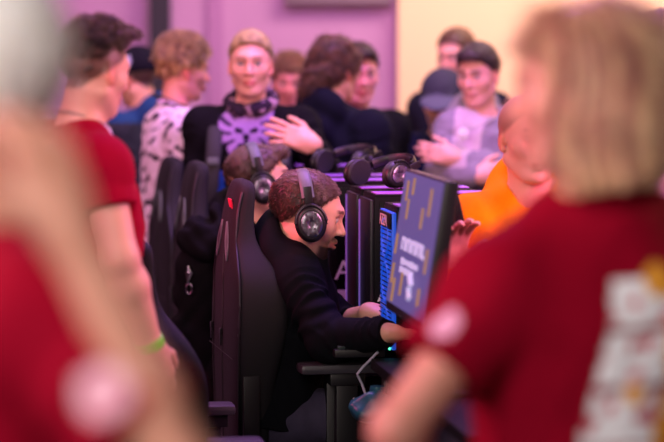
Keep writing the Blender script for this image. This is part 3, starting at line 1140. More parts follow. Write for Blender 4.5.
def tower(D, label, lit=False, h=.43, edge=None, u=1.14):
    t = empty('gaming_pc_tower', row(u, D, DZ), math.radians(RA), label, 'computer', 'black computer towers lined up on the desks')
    d, w = .34, .215
    b = MB(); b.box((d / 2, 0, .01 + (h - .02) / 2), (d / 2, w / 2, (h - .022) / 2), bev=.004)
    b.build('case', CASE, t)
    b = MB(); b.box((d / 2, 0, h - .009), (d / 2 - .002, w / 2 - .002, .006), bev=.004)
    tp = b.build('top_panel', CASE, t)
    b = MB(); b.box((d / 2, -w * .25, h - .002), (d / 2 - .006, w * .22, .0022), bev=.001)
    b.build('painted_top_glow', TOPGLOW, tp)  # thin strip painted as the violet-lit near half of the top
    for sx in (.04, d - .04):
        for sy in (-1, 1):
            b = MB(); b.box((sx, sy * .07, .005), (.02, .015, .006), bev=.002); b.build('foot', PADM, t)
    # front face looks toward the player (local -x)
    b = MB(); b.box((-.005, 0, h / 2), (.006, w / 2 - .006, h / 2 - .02), bev=.003)
    fp = b.build('front_panel', FRGB[0] if lit else BLACKP, t)
    if lit:
        fp['label'] = 'blue glowing mesh front'
        for k in range(3):
            c = np.array([-.011, 0, .075 + .125 * k])
            b = MB()
            b.tube([c + np.array([0, .054 * math.cos(a), .054 * math.sin(a)]) for a in np.linspace(0, 6.283, 33)[:-1]], .006, 8, closed=True)
            b.build('fan_ring', FRGB[0], fp)
        b = MB()
        for k in range(28): b.box((-.014, 0, .03 + k * .0132), (.0012, w / 2 - .01, .0012))
        b.build('grille', CASE, fp)
        b = MB()
        b.box((-.012, 0, h - .045), (.004, w / 2 - .012, .022), bev=.002); b.build('badge_plate', CASE, fp)
        b = MB(); b.box((-.0155, -w / 2 + .022, .055), (.0015, .006, .035)); b.build('indicator_led', LEDG, fp)
        Rt = np.stack([np.array([0, -1., 0]), np.array([0, 0, 1.]), np.array([-1., 0, 0])], 1)
        text_part('lettering', 'AZZA', .045, M4(Rt, (-.0165, .075, h - .061)), mat('pink_print', srgb(235, 190, 205), rough=.6), fp)
    else:
        b = MB(); b.box((-.0125, w / 2 - .012, h / 2), (.0018, .004, h / 2 - .03)); b.build('light_strip', LEDV if edge is None else edge, fp)
    # side panel toward the lens (local -y)
    b = MB(); b.box((d / 2 + .004, -w / 2 - .0015, h / 2), (d / 2 - .012, .002, h / 2 - .025), bev=.0015)
    sp = b.build('side_panel', mat('smoked_glass_panel', srgb(7, 6, 9), rough=.4, spec=.12), t)
    Rs = np.stack([np.array([1., 0, 0]), np.array([0, 0, 1.]), np.array([0, -1., 0])], 1)
    text_part('side_lettering', 'A', .088, M4(Rs, (.008, -w / 2 - .0036, .115)), WHITEP, sp)
    if not lit:
        b = MB(); b.box((.085, -w / 2 - .0045, .055), (.07, .001, .026)); b.build('side_sticker', WHITEP, sp)
    return t


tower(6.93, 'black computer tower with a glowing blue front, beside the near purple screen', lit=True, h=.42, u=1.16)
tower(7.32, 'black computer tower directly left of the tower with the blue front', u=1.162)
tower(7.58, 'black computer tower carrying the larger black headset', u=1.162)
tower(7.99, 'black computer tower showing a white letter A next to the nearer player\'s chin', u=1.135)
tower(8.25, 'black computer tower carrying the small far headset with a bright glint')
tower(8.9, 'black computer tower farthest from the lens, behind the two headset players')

Rh = rotz(math.radians(40)) @ rotx(math.radians(90))
headset(W(379, 172, 7.50), rotz(math.radians(42)) @ roty(math.radians(72)), .93, 'black headset lying on top of a computer tower next to the tilted purple screen', 'headsets set down on the towers', bandm=BLACKP)
headset(W(344, 161, 8.20), rotz(math.radians(50)) @ roty(math.radians(72)), .93, 'small far black headset with a bright glint on a tower above the nearer player\'s head', 'headsets set down on the towers', bandm=BLACKP)

# ------------------------------------------------------------------ near monitor
mon = empty('monitor', row(1.12 + .09, 6.17, DZ), math.radians(RA), 'tilted computer monitor with a purple screen and yellow bars', 'monitor')
ta = math.radians(8.8)
Rm = roty(ta)                                             # leans back, top away from the seat
mc = Rm @ np.array([0, 0, .18]) + np.array([-.147, 0, .185])


def mp(x, y, z): return mc + Rm @ np.array([x, y, z])


b = MB(); b.box(mp(.018, 0, 0), (.018, .27, .183), Rm, bev=.006); b.box(mp(.04, 0, -.02), (.02, .14, .09), Rm, bev=.012)
b.build('housing', BLACKP, mon)
SCR = mat('screen_glow', srgb(40, 30, 70), rough=.4, emit=srgb(112, 96, 164), estr=.62, spec=.2)
b = MB(); b.box(mp(-.001, 0, .008), (.0015, .262, .168), Rm)
scr = b.build('screen', SCR, mon, smooth=False)
YB = mat('screen_yellow', srgb(120, 90, 50), emit=srgb(190, 148, 100), estr=.5)
WB = mat('screen_white', srgb(180, 180, 210), emit=srgb(180, 172, 215), estr=.6)
# s runs along the screen: + is the far (left) end seen from the aisle
for i, (s0, z0, w, hh) in enumerate([(.19, .13, .018, .03), (.11, .145, .018, .025), (.15, .085, .016, .03), (-.14, .12, .018, .04), (-.06, .075, .018, .03),
                                     (.23, -.01, .016, .03), (-.20, -.02, .016, .035), (.22, -.085, .018, .03), (.08, -.10, .018, .035), (.18, -.125, .02, .035), (-.17, -.11, .018, .025)]):
    b = MB(); b.box(mp(-.0035, s0, z0), (.0012, w * .55, hh * .85), Rm); b.build('screen_bar', YB, scr, smooth=False)
b = MB()
rg = random.Random(5)
for k in range(9):
    y0 = .15 - k * .036
    b.box(mp(-.0035, y0, -.002), (.0012, .0055, .016), Rm)
    b.box(mp(-.0035, y0 - .014, -.002 + rg.choice((-.012, 0, .012))), (.0012, .012, .0055), Rm)
    if k % 2: b.box(mp(-.0035, y0 - .024, -.002), (.0012, .005, .016), Rm)
b.build('screen_heading', WB, scr, smooth=False)
b = MB()
for r_, (zz_, n_) in enumerate(((-.045, 10), (-.066, 8))):
    for k in range(n_):
        b.box(mp(-.0035, .12 - k * .024, zz_), (.0012, .008, .006 + .003 * rg.random()), Rm)
b.build('screen_caption', WB, scr, smooth=False)
b = MB()
b.tube([mp(-.0035, -.07, -.125), mp(-.0035, -.05, -.10), mp(-.0035, -.07, -.09), mp(-.0035, -.04, -.07)], .010, 6)
b.build('screen_emblem', WB, scr)
b = MB(); b.tube([(0, 0, .01), (.0, 0, .09), mp(.055, 0, -.03)], .022, 12, flat=(1.3, .6)); b.build('stand_neck', BLACKP, mon)
b = MB(); b.box((-.01, 0, .006), (.1, .13, .006), bev=.004); b.build('stand_base', BLACKP, mon)

# keyboard under the nearer player's hands
kp = row(1.06, 7.02, DZ)
kb = empty('keyboard', kp, math.radians(RA), 'black keyboard with small green lights under the nearer player\'s hands', 'keyboard')
b = MB(); b.box((0, 0, .012), (.07, .2, .011), bev=.004); b.build('keyboard_base', BLACKP, kb)
b = MB()
for r_ in range(5):
    for k in range(13): b.box((-.05 + r_ * .025, -.18 + k * .03, .027), (.01, .012, .005), bev=.002)
o = b.build('keys', mat('key_caps', srgb(30, 34, 38), rough=.5, emit=(.05, .5, .4), estr=.008), kb)

# ================================================================== people
def place(px, py, D, heading, label, group=None, **kw):
    w = W(px, py, D)
    return Person((w[0], w[1]), heading, label, H=1.76 * w[2] / 1.63, group=group)


FAIR = srgb(226, 172, 148)
BLK = srgb(14, 14, 18)
NAVY = srgb(30, 33, 50)
RED = srgb(134, 1, 32)


def disc(V, c, r, n=None):
    return np.linalg.norm(V - np.asarray(c), axis=1) < r


# ---- nearer headset player ------------------------------------------------
P = Person((W(292, 300, 7.17)[0], 7.17), 12, 'seated man in black hoodie with goatee and headset, nearest in the gaming chair')
P.k = 1.0
seat_legs(P, -.02, .53, .42)
L = P.loc
P.set(neck=L(296, 248, 7.16), head=L(306, 217, 7.15))
P.set(chest=L(292, 318, 7.17), shr=L(297, 280, 7.05), elr=L(329, 340, 6.93), wrr=L(383, 333, 6.80))
P.set(shl=L(303, 281, 7.33), ell=L(338, 326, 7.36), wrl=L(371, 313, 7.13))
P.headpose(-4, 16, 0, 1.06)
P.hand('r', (1, .05, -.06), (0, 0, 1), curl=.3).hand('l', (1, -.25, -.12), (0, 0, 1), curl=.35)
SK1 = dict(skin=srgb(226, 168, 142), hair=srgb(58, 38, 28), goatee=1, stubble=.6, buzz=.45, nk=.063, arm=.95)
P.body(.0042, SK1)
P.top('hoodie', .0045, .014, 'push', .04, True, srgb(15, 16, 21), fold=.008, nk=.068, slv=.006, seed=4)
P.legs(.008, mat('worn_jeans', srgb(58, 50, 74), rough=.85, bump=.3, scale=120, vary=.3))
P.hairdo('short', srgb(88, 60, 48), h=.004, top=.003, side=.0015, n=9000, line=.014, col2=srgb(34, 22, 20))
headset(P.world(P.J['head']), P.R @ P.hR @ roty(-.38), 1.03, 'black headset with grey band worn by the nearer player with the goatee')
PL1 = P

# ---- farther headset player -----------------------------------------------
P = Person((W(236, 300, 8.15)[0], 8.15), 12, 'seated short-haired man with headset, half behind the nearest gaming chair')
seat_legs(P, -.02, .53, .42)
L = P.loc
P.set(neck=L(247, 222, 8.15), head=L(258, 183, 8.12), chest=L(240, 285, 8.15))
P.set(shr=L(236, 252, 7.98), elr=L(268, 318, 7.9), wrr=L(325, 330, 7.95), shl=L(255, 252, 8.32), ell=L(290, 315, 8.4), wrl=L(330, 322, 8.3))
P.headpose(-2, -2, 0, 1.0)
P.hand('r', (1, 0, -.05), (0, 0, 1)).hand('l', (1, 0, -.05), (0, 0, 1))
P.body(.005, dict(skin=srgb(230, 176, 154), hair=srgb(70, 48, 38), buzz=.4, nk=.06))
P.top('hoodie', .006, .012, 'long', .04, True, BLK, fold=.006, seed=9)
P.legs(.01)
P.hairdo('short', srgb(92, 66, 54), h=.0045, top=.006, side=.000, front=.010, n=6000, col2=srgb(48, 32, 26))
headset(P.world(P.J['head']), P.R @ P.hR @ roty(-.16), 1.0, 'black headset with grey band worn by the farther player')

# ---- jacket hung on the second chair --------------------------------------
jk = empty('hooded_jacket', (W(196, 300, 8.0)[0], 7.97, .55), math.radians(12), 'black hooded jacket hanging on the chair behind the farther player', 'jacket')
jb = np.array(jk.location); jR = rotz(math.radians(12))
JL = lambda px, py, D: jR.T @ (W(px, py, D) - jb)
F = Field(.006)
F.ell(JL(203, 232, 7.97), (.062, .055, .066), None, 0)
F.ell(JL(208, 214, 7.93), (.048, .08, .034), roty(.5), .012, 's')
F.cone(JL(185, 240, 7.95), JL(204, 252, 7.94), .026, .028, .03)
F.cone(JL(204, 252, 7.94), JL(222, 228, 7.96), .026, .018, .03)
F.cone(JL(222, 228, 7.96), JL(214, 208, 8.0), .016, .016, .02)
F.noise(.008, 42, 3); F.noise(.004, 90, 4)
V, Q = F.mesh()
JC = mat('black_jersey', srgb(13, 12, 15), rough=.85, bump=.3, scale=300, vary=.15, spec=.1)
mesh_obj('hood', V, Q, JC, jk)
F = Field(.007)
F.loft([(JL(197, 410, 7.99), .075, .028), (JL(199, 350, 7.985), .085, .03), (JL(200, 300, 7.98), .085, .032), (JL(200, 265, 7.98), .075, .04), (JL(200, 244, 7.98), .05, .045)], np.array([1., 0, 0]), np.array([0, 1., 0]), .02)
F.noise(.007, 30, 5); F.noise(.004, 60, 6)
V, Q = F.mesh()
mesh_obj('jacket_body', V, Q, JC, jk)
ly = empty('key_strap', W(189, 262, 7.93), 0, 'short strap with a pale metal clip hanging from the black jacket', 'strap')
lb = np.array(ly.location)
b = MB(); b.tube([W(190, 256, 7.945) - lb, W(187, 268, 7.935) - lb, W(188, 280, 7.93) - lb], .006, 8, flat=(1, .4)); b.build('strap', PADM, ly)
b = MB(); b.tube([W(188, 266, 7.925) - lb, W(190, 273, 7.92) - lb, W(188, 283, 7.92) - lb], [.005, .009, .005], 8, flat=(1, .5)); b.build('clip', CHROME, ly)
b = MB(); b.tube([W(189 + 3 * math.cos(a), 289 + 5 * math.sin(a), 7.92) - lb for a in np.linspace(0, 6.283, 17)[:-1]], .0025, 6, closed=True); b.build('key_ring', CHROME, ly)

# ---- third player in the blue hood ----------------------------------------
P = Person((W(221, 300, 9.0)[0], 9.0), 14, 'seated person in a bright blue hood behind the farther headset player')
seat_legs(P, -.02, .53, .42)
L = P.loc
P.set(neck=L(228, 214, 9.00), head=L(238, 186, 9.00), chest=L(225, 270, 9.00))
P.set(shr=L(226, 236, 8.83), elr=L(250, 292, 8.75), wrr=L(290, 300, 8.80), shl=L(240, 236, 9.17), ell=L(265, 290, 9.25), wrl=L(300, 298, 9.15))
P.headpose(0, 5)
P.body(.007, dict(skin=FAIR)); P.top('hoodie', .008, .012, 'long', .04, False, srgb(34, 66, 150), seed=12); P.legs(.012)
F = Field(.006)
c = P.J['head']; T = P.hR
F.ell(c + T @ np.array([-.012, 0, .04]), (.125, .1, .115), T, 0)
F.ell(c + T @ np.array([-.035, 0, -.08]), (.1, .1, .08), T, .05)
F.ell(c + T @ np.array([.11, 0, -.01]), (.1, .08, .11), T, .03, 's')
F.ell(c + T @ np.array([-.01, 0, .03]), (.1, .08, .09), T, .0, 's')
F.noise(.005, 40, 2)
V, Q = F.mesh()
mesh_obj('raised_hood', V, Q, CLOTH, P.root, np.tile(np.array(srgb(38, 78, 170)), (len(V), 1)))

# ---- woman in red, right foreground ----------------------------------------
P = place(591, 98, 3.83, 112, 'woman with a straight blonde bob and red T-shirt seen from behind, large at right')
L = P.loc
P.headpose(52, 4, 0, 1.08)
cx = 588
P.set(neck=L(592, 190, 3.85), chest=L(590, 330, 3.85), pelvis=L(588, 545, 3.85), shl=L(498, 294, 3.75), shr=L(704, 262, 3.95), ell=L(397, 430, 3.66), wrl=L(455, 590, 3.85), elr=L(730, 450, 4.0), wrr=L(715, 590, 4.1))
P.hand('l', P.dirl((.35, .6, -.6)), P.dirl((-1, 0, 0))).hand('r', P.dirl((-.1, .5, -.8)), P.dirl((1, 0, 0)))
P.body(.006, dict(skin=srgb(208, 144, 126), hair=srgb(150, 110, 70), fem=1, nose=.9, arm=1.02))


def red_print(Pp):
    sl = Pp.J['shl']; el = Pp.J['ell']

    def fn(V, C):
        x, y, z = V.T
        Wd = Pp.base + V @ Pp.R.T
        # round sleeve badge, outer side of the left sleeve
        cpt = Pp.loc(440, 313, 3.63)
        d = np.linalg.norm(V - cpt, axis=1)
        C[d < .040] = srgb(236, 178, 210)
        C[d < .015] = srgb(190, 80, 120)
        # big white back graphic
        h = 1.7 - z  # down from eye level
        m = (x < .03) & (z < 1.34) & (z > .98) & (y < .022 + .24 * (1.34 - z)) & (y > -.30)
        pat = wn(x * .3, y, z, 62, 21) + .5 * wn(x * .3, y, z, 120, 23)
        col = np.where((pat > .5)[:, None], np.array(srgb(200, 70, 90)), np.array(srgb(246, 248, 255)))
        og = (np.abs(y + .085 - .16 * np.maximum(1.22 - z, -.05)) < .026) & (wn(x * 0, y, z, 40, 5) > -.35)
        col[og] = srgb(232, 160, 50)
        gap = np.abs(((z - 1.0) * 1) % .088 - .044) > .039
        keep = m & ~gap
        C[keep] = col[keep]
        for q, rr in ((Pp.loc(628, 393, 3.72), .02), (Pp.loc(655, 280, 3.75), .026), (Pp.loc(648, 340, 3.75), .014)):
            C[(np.linalg.norm((V - q) * [.5, 1, 1], axis=1) < rr) & (x < .03)] = srgb(236, 164, 60)
        return C
    return fn


P.top('t_shirt', .006, .044, .56, .1, False, RED, fn=red_print(P), fold=.006, nk=.064, slv=.010, seed=31)
P.legs(.012)
P.hairdo('bob', srgb(240, 198, 154), h=.005, n=5000, col2=srgb(160, 102, 90), seed=6)

# ---- pale-haired person, left foreground ------------------------------------
P = place(-36, 92, 2.75, 42, 'pale-haired person in a red T-shirt raising one hand to the face, large at left')
L = P.loc
P.headpose(8, 6, 0, 1.0)
P.set(neck=L(-10, 236, 2.77), chest=L(-10, 480, 2.77), shr=L(34, 322, 2.63), elr=L(186, 480, 2.53), wrr=L(66, 228, 2.57), shl=L(-150, 310, 2.95), ell=L(-140, 560, 3.05), wrl=L(-60, 640, 3.15))
P.hand('r', P.dirl((-.30, .12, .9)), P.dirl((.55, -.8, .1)), curl=.5)
P.hand('l', P.dirl((.5, .3, -.3)), P.dirl((0, 0, 1)))
P.body(.006, dict(skin=srgb(196, 138, 118), hair=srgb(190, 180, 160), nose=.9, arm=.76, nk=.05))


def badge(Pp, px, py, D, r=.024):
    def fn(V, C):
        a0, b0 = Pp.J['shr'], Pp.J['elr']
        c = a0 + (b0 - a0) * .57
        out = np.array([0, 0, CAMZ]) - Pp.world(c)
        ax = nrm(b0 - a0); out = Pp.dirl(out); out = nrm(out - ax * (ax @ out)) * .8 + nrm(np.cross(ax, out)) * .0
        c = c + nrm(out) * .072
        d = np.linalg.norm(V - c, axis=1)
        C[d < r * 2.0] = srgb(222, 178, 196)
        C[d < r * .8] = srgb(200, 110, 140)
        return C
    return fn


P.top('t_shirt', .006, .016, .74, .1, False, RED, fn=badge(P, 104, 411, 2.53, .0145), fold=.006, nk=.066, slv=.004, seed=41)
P.legs(.012)
P.hairdo('short', srgb(255, 253, 252), h=.006, top=.03, side=.022, n=3000, line=-.075, col2=srgb(255, 246, 240), seed=8)
b = MB()
ne = P.J['neck']
b.tube([ne + .075 * np.array([math.cos(a), math.sin(a), -.25 * math.cos(a)]) + np.array([.0, 0, -.01]) for a in np.linspace(0, 6.283, 41)[:-1]], .0022, 6, closed=True)
o = b.build('necklace', CHROME, P.root)

# ---- curly young man in red ------------------------------------------------
P = place(88, 74, 5.9, 42, 'young man with dark curly top hair and red T-shirt, green band on his wrist')
L = P.loc
P.headpose(3, 12, 0, .90)
P.set(neck=L(80, 124, 5.92), shr=L(101, 166, 5.76), elr=L(120, 258, 5.72), wrr=L(152, 347, 5.8), shl=L(48, 150, 6.1), ell=L(40, 270, 6.15), wrl=L(70, 350, 6.2))
P.hand('r', P.dirl((.3, .3, -.9)), P.dirl((.6, -.7, .1)))
P.body(.005, dict(skin=srgb(228, 168, 150), hair=srgb(48, 32, 28), buzz=.8, stubble=.2, arm=1.05))


def raglan(V, C):
    x, y, z = V.T
    m = (x > .075) & (z > 1.2 * P.k) & (np.abs(y) < .13) & (np.abs(y) < .02 + .9 * (z - 1.22 * P.k))
    C[m] = srgb(232, 222, 240)
    p0, p1 = P.loc(104, 116, 5.9), P.loc(122, 150, 5.9)
    tt = np.clip(((V - p0) @ (p1 - p0)) / ((p1 - p0) @ (p1 - p0)), 0, 1)
    C[np.linalg.norm((V - p0 - tt[:, None] * (p1 - p0)) @ np.diag([1., .35, 1.]), axis=1) < .034] = srgb(232, 222, 240)
    c = P.loc(125, 193, 5.63); d = np.linalg.norm((V - c), axis=1)
    C[d < .028] = srgb(236, 180, 200)
    return C


P.top('t_shirt', .006, .010, .46, .1, False, srgb(154, 2, 42), fn=raglan, fold=.005, nk=.064, slv=-.002, seed=51)
P.legs(.012)
P.hairdo('curly', srgb(88, 62, 52), h=.004, top=.03, side=-.002, front=.03, n=2600, line=.045, col2=srgb(34, 22, 20), seed=10)
b = MB()
ne = P.J['neck']; hc = P.J['head']
b.tube([ne + np.array([.004, 0, .008]) + .071 * np.array([math.cos(a), math.sin(a), -.35 * math.cos(a)]) for a in np.linspace(0, 6.283, 41)[:-1]], .0018, 6, closed=True)
b.build('necklace', CHROME, P.root)
w, e = P.J['wrr'], P.J['elr']
d = nrm(w - e)
b = MB(); b.lathe([(.031, -.012), (.034, -.01), (.034, .01), (.031, .012)], w - d * .012, d, 24)
b.build('wristband', mat('green_band', srgb(110, 225, 40), rough=.5, bump=.05, vary=.08), P.root)

# ---- person in blue jacket behind -------------------------------------------
P = place(140, 80, 10.2, 150, 'person in a dark cap and blue jacket, half hidden left of the patterned shirt')
P.headpose(0, 12)
P.body(.008, dict(skin=srgb(222, 160, 130), hair=srgb(30, 24, 26), buzz=.9))
P.top('jacket', .009, .03, 'long', .08, True, srgb(34, 62, 104), seed=61, slv=.01, fn=lambda V, C: np.where((V[:, 2] < 1.36)[:, None], np.array(srgb(46, 46, 54)), C))
P.legs(.014)
F = Field(.007)
c = P.J['head']; T = P.hR
F.ell(c + T @ np.array([-.014, 0, .052]), (.105, .084, .088), T, 0)
F.cut(c + T @ np.array([0, 0, .03]), T @ np.array([.1, 0, -1.]), c - .2, c + .2)
F.box(c + T @ np.array([.12, 0, .042]), (.055, .07, .006), .005, T, .01)
V, Q = F.mesh()
q = (V - c) @ T
C = np.tile(np.array(srgb(24, 22, 32)), (len(V), 1))
C[(q[:, 1] > .02) & (np.abs(q[:, 2] - .075) < .02) & (np.abs(q[:, 0] + .02) < .022)] = srgb(190, 190, 215)
mesh_obj('cap', V, Q, CLOTH, P.root, C)

# ---- ginger curly man in patterned shirt --------------------------------------
P = place(178, 72, 9.3, 18, 'man with ginger curly hair in a white shirt with black brush marks')
P.headpose(4, 8)
P.body(.006, dict(skin=srgb(232, 160, 138), hair=srgb(150, 100, 62)))


def brush(V, C):
    x, y, z = V.T
    n = wn(x * 1.6 + .8 * z, y * 1.4, z * .7 + .4 * x, 42, 71) + .6 * wn(x, y, z, 95, 72)
    C[n > .44] = srgb(66, 52, 74)
    C[n > .7] = srgb(34, 26, 38)
    return C


P.top('shirt', .007, .022, 'long', .14, False, srgb(238, 214, 236), fn=brush, fold=.007, seed=73, nk=.062, slv=.012, collar=.035)
P.legs(.014)
P.hairdo('curly', srgb(212, 172, 116), h=.005, top=.036, side=.016, front=.0, n=2400, line=.0, col2=srgb(136, 96, 66), seed=14)
ne = P.J['neck']
b = MB()
b.tube([ne + np.array([.01, 0, .03]) + .084 * np.array([math.cos(a), math.sin(a), -.45 * math.cos(a)]) for a in np.linspace(0, 6.283, 41)[:-1]], .008, 8, closed=True, flat=(1, .5))
b.build('neck_strap', PADM, P.root)

# ---- blond man facing the lens, lilac print --------------------------------------
P = place(251, 67, 9.0, -93, 'fair short-haired man facing the lens in black jacket and lilac animal print T-shirt')
k = P.k
P.headpose(2, 2, 0, .99)
L = P.loc
P.set(ell=L(324, 170, 8.86), wrl=L(312, 144, 8.72), elr=L(196, 180, 9.0), wrr=L(205, 240, 8.85))
P.hand('l', P.dirl((-.9, -.1, .35)), P.dirl((.15, -1, .3)), curl=.25, spread=.1)
P.hand('r', P.dirl((.1, -.4, -.9)), P.dirl((-1, 0, 0)))
P.body(.005, dict(skin=srgb(232, 172, 150), hair=srgb(120, 96, 70), stubble=.3, buzz=.35, lip=srgb(205, 90, 95), hand=1.08))
pc = L(245, 131, 8.86)


def beast(V, C):
    x, y, z = V.T
    C[:] = srgb(15, 14, 19)
    front = x > .03
    op = front & (np.abs(y) < .11 + .04 * (1.4 - z))
    C[op] = srgb(11, 10, 14)
    v, u = (z - pc[2]), (y - pc[1])
    a = np.arctan2(v, u); r = np.hypot(u * 1.0, v * .92)
    lim = .082 + .024 * np.abs(((a * 9 / math.pi) % 2) - 1) + .012 * (v > .0)
    m = op & (r < lim)
    C[m] = srgb(152, 118, 176)
    streak = m & (np.sin(a * 13 + r * 40) > .35) & (r > .052)
    C[streak] = srgb(52, 38, 66)
    eye = m & (np.abs(np.abs(u) - .026) < .015) & (np.abs(v + .002 - .25 * (np.abs(u) - .02)) < .009)
    nose = m & (np.abs(u) < .012 - .3 * np.abs(v + .024)) & (np.abs(v + .024) < .014)
    mouth = m & (np.abs(v + .045 + .3 * np.abs(u)) < .005) & (np.abs(u) < .03)
    C[eye | nose | mouth] = srgb(30, 20, 38)
    return C


P.top('jacket', .005, .016, 'long', .1, False, BLK, fn=beast, fold=.006, seed=81, nk=.064, slv=.002)
P.legs(.014)
P.hairdo('short', srgb(206, 180, 128), h=.005, top=.02, side=.000, front=.0, n=4000, line=.02, col2=srgb(110, 88, 62), seed=16)
F = Field(.006)
ne = P.J['neck']
for i in range(14):
    a0, a1 = 2 * math.pi * i / 14, 2 * math.pi * (i + 1) / 14
    p = lambda a: ne + np.array([.008 + .07 * math.cos(a), .076 * math.sin(a), .03 - .035 * math.cos(a)])
    F.cone(p(a0), p(a1), .019 + .003 * math.cos(a0), .019 + .003 * math.cos(a1), .02)
F.noise(.007, 55, 4)
V, Q = F.mesh()
C = np.tile(np.array(srgb(44, 34, 48)), (len(V), 1))
C[wn(V[:, 0], V[:, 1], V[:, 2], 130, 4) > .25] = srgb(176, 140, 160)
mesh_obj('scarf', V, Q, CLOTH, P.root, C)
# backpack with straps over both shoulders
bp = empty('backpack', P.world((-.2, 0, 1.05)), P.hd, 'dark backpack whose straps cross the shoulders of the man with the lilac print', 'backpack')
o0 = np.array([-.2, 0, 1.05])
F = Field(.009); F.box((-.02, 0, .1), (.08, .15, .22), .06, None, 0); F.box((-.09, 0, .0), (.03, .11, .1), .03, None, .03); F.noise(.004, 25, 3)
V, Q = F.mesh(); mesh_obj('pack', V, Q, mat('pack_nylon', srgb(26, 26, 32), rough=.6, bump=.2, vary=.1), bp)
for y in (-1, 1):
    b = MB()
    b.tube([np.array(p) - o0 for p in ((-.13, y * .1, 1.37 * k), (-.06, y * .115, 1.458 * k), (.02, y * .12, 1.452 * k), (.09, y * .122, 1.39 * k), (.132, y * .125, 1.3 * k), (.138, y * .135, 1.18 * k), (.10, y * .165, 1.05 * k), (-.1, y * .17, .98 * k))], .028, 12, flat=(1, .3), up=(1, 0, .4))
    st = b.build('shoulder_strap', mat('strap_webbing', srgb(26, 25, 31), rough=.7, bump=.3, vary=.1), bp)
    b = MB(); b.box(np.array([.146, y * .124, 1.29 * k]) - o0, (.006, .02, .012), bev=.003); b.build('buckle', GREYP, st)

# ---- ginger person mostly hidden -------------------------------------------------
P = place(289, 84, 10.4, -80, 'ginger-haired person glimpsed between the lilac print man and the wavy dark hair')
P.headpose(-10, 10)
P.body(.008, dict(skin=srgb(236, 150, 140), hair=srgb(130, 80, 50)))
P.top('sweater', .01, .02, 'long', .08, False, srgb(40, 34, 46), seed=85); P.legs(.014)
P.hairdo('curly', srgb(176, 116, 82), h=.006, top=.025, side=.008, n=1500, col2=srgb(112, 68, 52), seed=18)

# ---- wavy dark hair, navy hoodie ---------------------------------------------------
P = place(333, 73, 9.4, 55, 'person with wavy dark brown hair in a navy hoodie, back to the lens')
P.headpose(-8, 4, 0, .98)
P.set(shl=P.J['shl'] * [1, 1.1, .99])
P.body(.007, dict(skin=srgb(226, 160, 145), hair=srgb(52, 32, 28)))
P.top('hoodie', .007, .03, 'long', .08, True, srgb(17, 18, 32), seed=91, slv=.014, fold=.008, nk=.06)
P.legs(.014)
P.hairdo('long', srgb(104, 66, 50), h=.005, n=3000, col2=srgb(44, 26, 22), seed=20)

# ---- dark-haired man in black ------------------------------------------------------
P = place(356, 76, 9.8, -62, 'dark-haired man in a plain black top standing just behind the wavy dark hair')
P.headpose(-14, 8, 0, .98)
P.body(.0065, dict(skin=srgb(228, 158, 152), hair=srgb(38, 28, 30), buzz=.6, lip=srgb(205, 80, 85)))
P.top('sweater', .008, .02, 'long', .08, False, srgb(16, 15, 21), seed=95)
P.legs(.014)
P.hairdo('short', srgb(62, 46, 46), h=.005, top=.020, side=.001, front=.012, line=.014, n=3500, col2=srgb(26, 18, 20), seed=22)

# ---- three by the cream wall -----------------------------------------------------------
P = place(443, 104, 10.1, -95, 'man in a grey cap and navy jacket looking down by the cream wall')
P.headpose(-6, 20, 0, .98)
P.body(.007, dict(skin=srgb(226, 160, 140), hair=srgb(40, 30, 28), stubble=.5, buzz=.7))


def panels(V, C):
    m = (np.abs(V[:, 1]) > .16) & (V[:, 0] > .03)
    C[m] = srgb(66, 64, 84)
    return C


P.top('jacket', .008, .035, 'long', .1, False, srgb(26, 29, 50), seed=101, slv=.016, fn=panels, collar=.03)
P.legs(.014)
F = Field(.006)
c = P.J['head']; T = P.hR
F.ell(c + T @ np.array([-.012, 0, .055]), (.108, .088, .092), T, 0)
F.cut(c + T @ np.array([0, 0, .05]), T @ np.array([.12, 0, -1.]), c - .25, c + .25)
F.ell(c + T @ np.array([.115, 0, .058]), (.065, .074, .010), T @ roty(.25), .015)
F.noise(.002, 40, 3)
V, Q = F.mesh(); q = (V - c) @ T
C = np.tile(np.array(srgb(62, 60, 72)), (len(V), 1))
C[q[:, 0] > .095] = srgb(92, 90, 108)
mesh_obj('cap', V, Q, CLOTH, P.root, C)

P = place(459, 58, 10.6, -125, 'brown-haired man standing farthest back by the cream wall')
P.headpose(0, 12)
P.body(.008, dict(skin=srgb(232, 168, 148), hair=srgb(70, 46, 36), buzz=.6))
P.top('sweater', .01, .02, 'long', .08, False, srgb(30, 30, 42), seed=105); P.legs(.014)
P.hairdo('short', srgb(104, 70, 52), h=.006, top=.014, side=.001, line=.012, n=2500, col2=srgb(56, 36, 30), seed=24)

P = place(480, 77, 9.55, -112, 'young man in a light grey hoodie with arms crossed and a round pendant')
P.headpose(-6, 10, 0, .97)
L = P.loc
P.set(shr=L(455, 130, 9.50), shl=L(512, 130, 9.60), elr=L(441, 172, 9.37), ell=L(520, 178, 9.45), wrr=L(478, 176, 9.27), wrl=L(455, 158, 9.29))
P.hand('r', P.dirl((.9, -.1, .2)), P.dirl((.2, -1, .2))).hand('l', P.dirl((-.9, -.1, .2)), P.dirl((-.2, -1, .2)))
P.body(.007, dict(skin=srgb(234, 170, 155), hair=srgb(44, 32, 34), buzz=.5))
P.top('hoodie', .007, .03, 'long', .06, True, srgb(140, 130, 146), seed=111, slv=.008, fold=.008, fn=lambda V, C: np.where(((np.abs(V[:, 1]) < .045 + .3 * np.maximum(V[:, 2] - 1.38, 0)) & (V[:, 0] > .05) & (V[:, 2] > 1.22))[:, None], np.array(srgb(196, 176, 186)), C))
P.legs(.014)
P.hairdo('short', srgb(70, 52, 54), h=.005, top=.022, side=.000, front=.016, line=.008, n=3500, col2=srgb(30, 22, 24), seed=26)
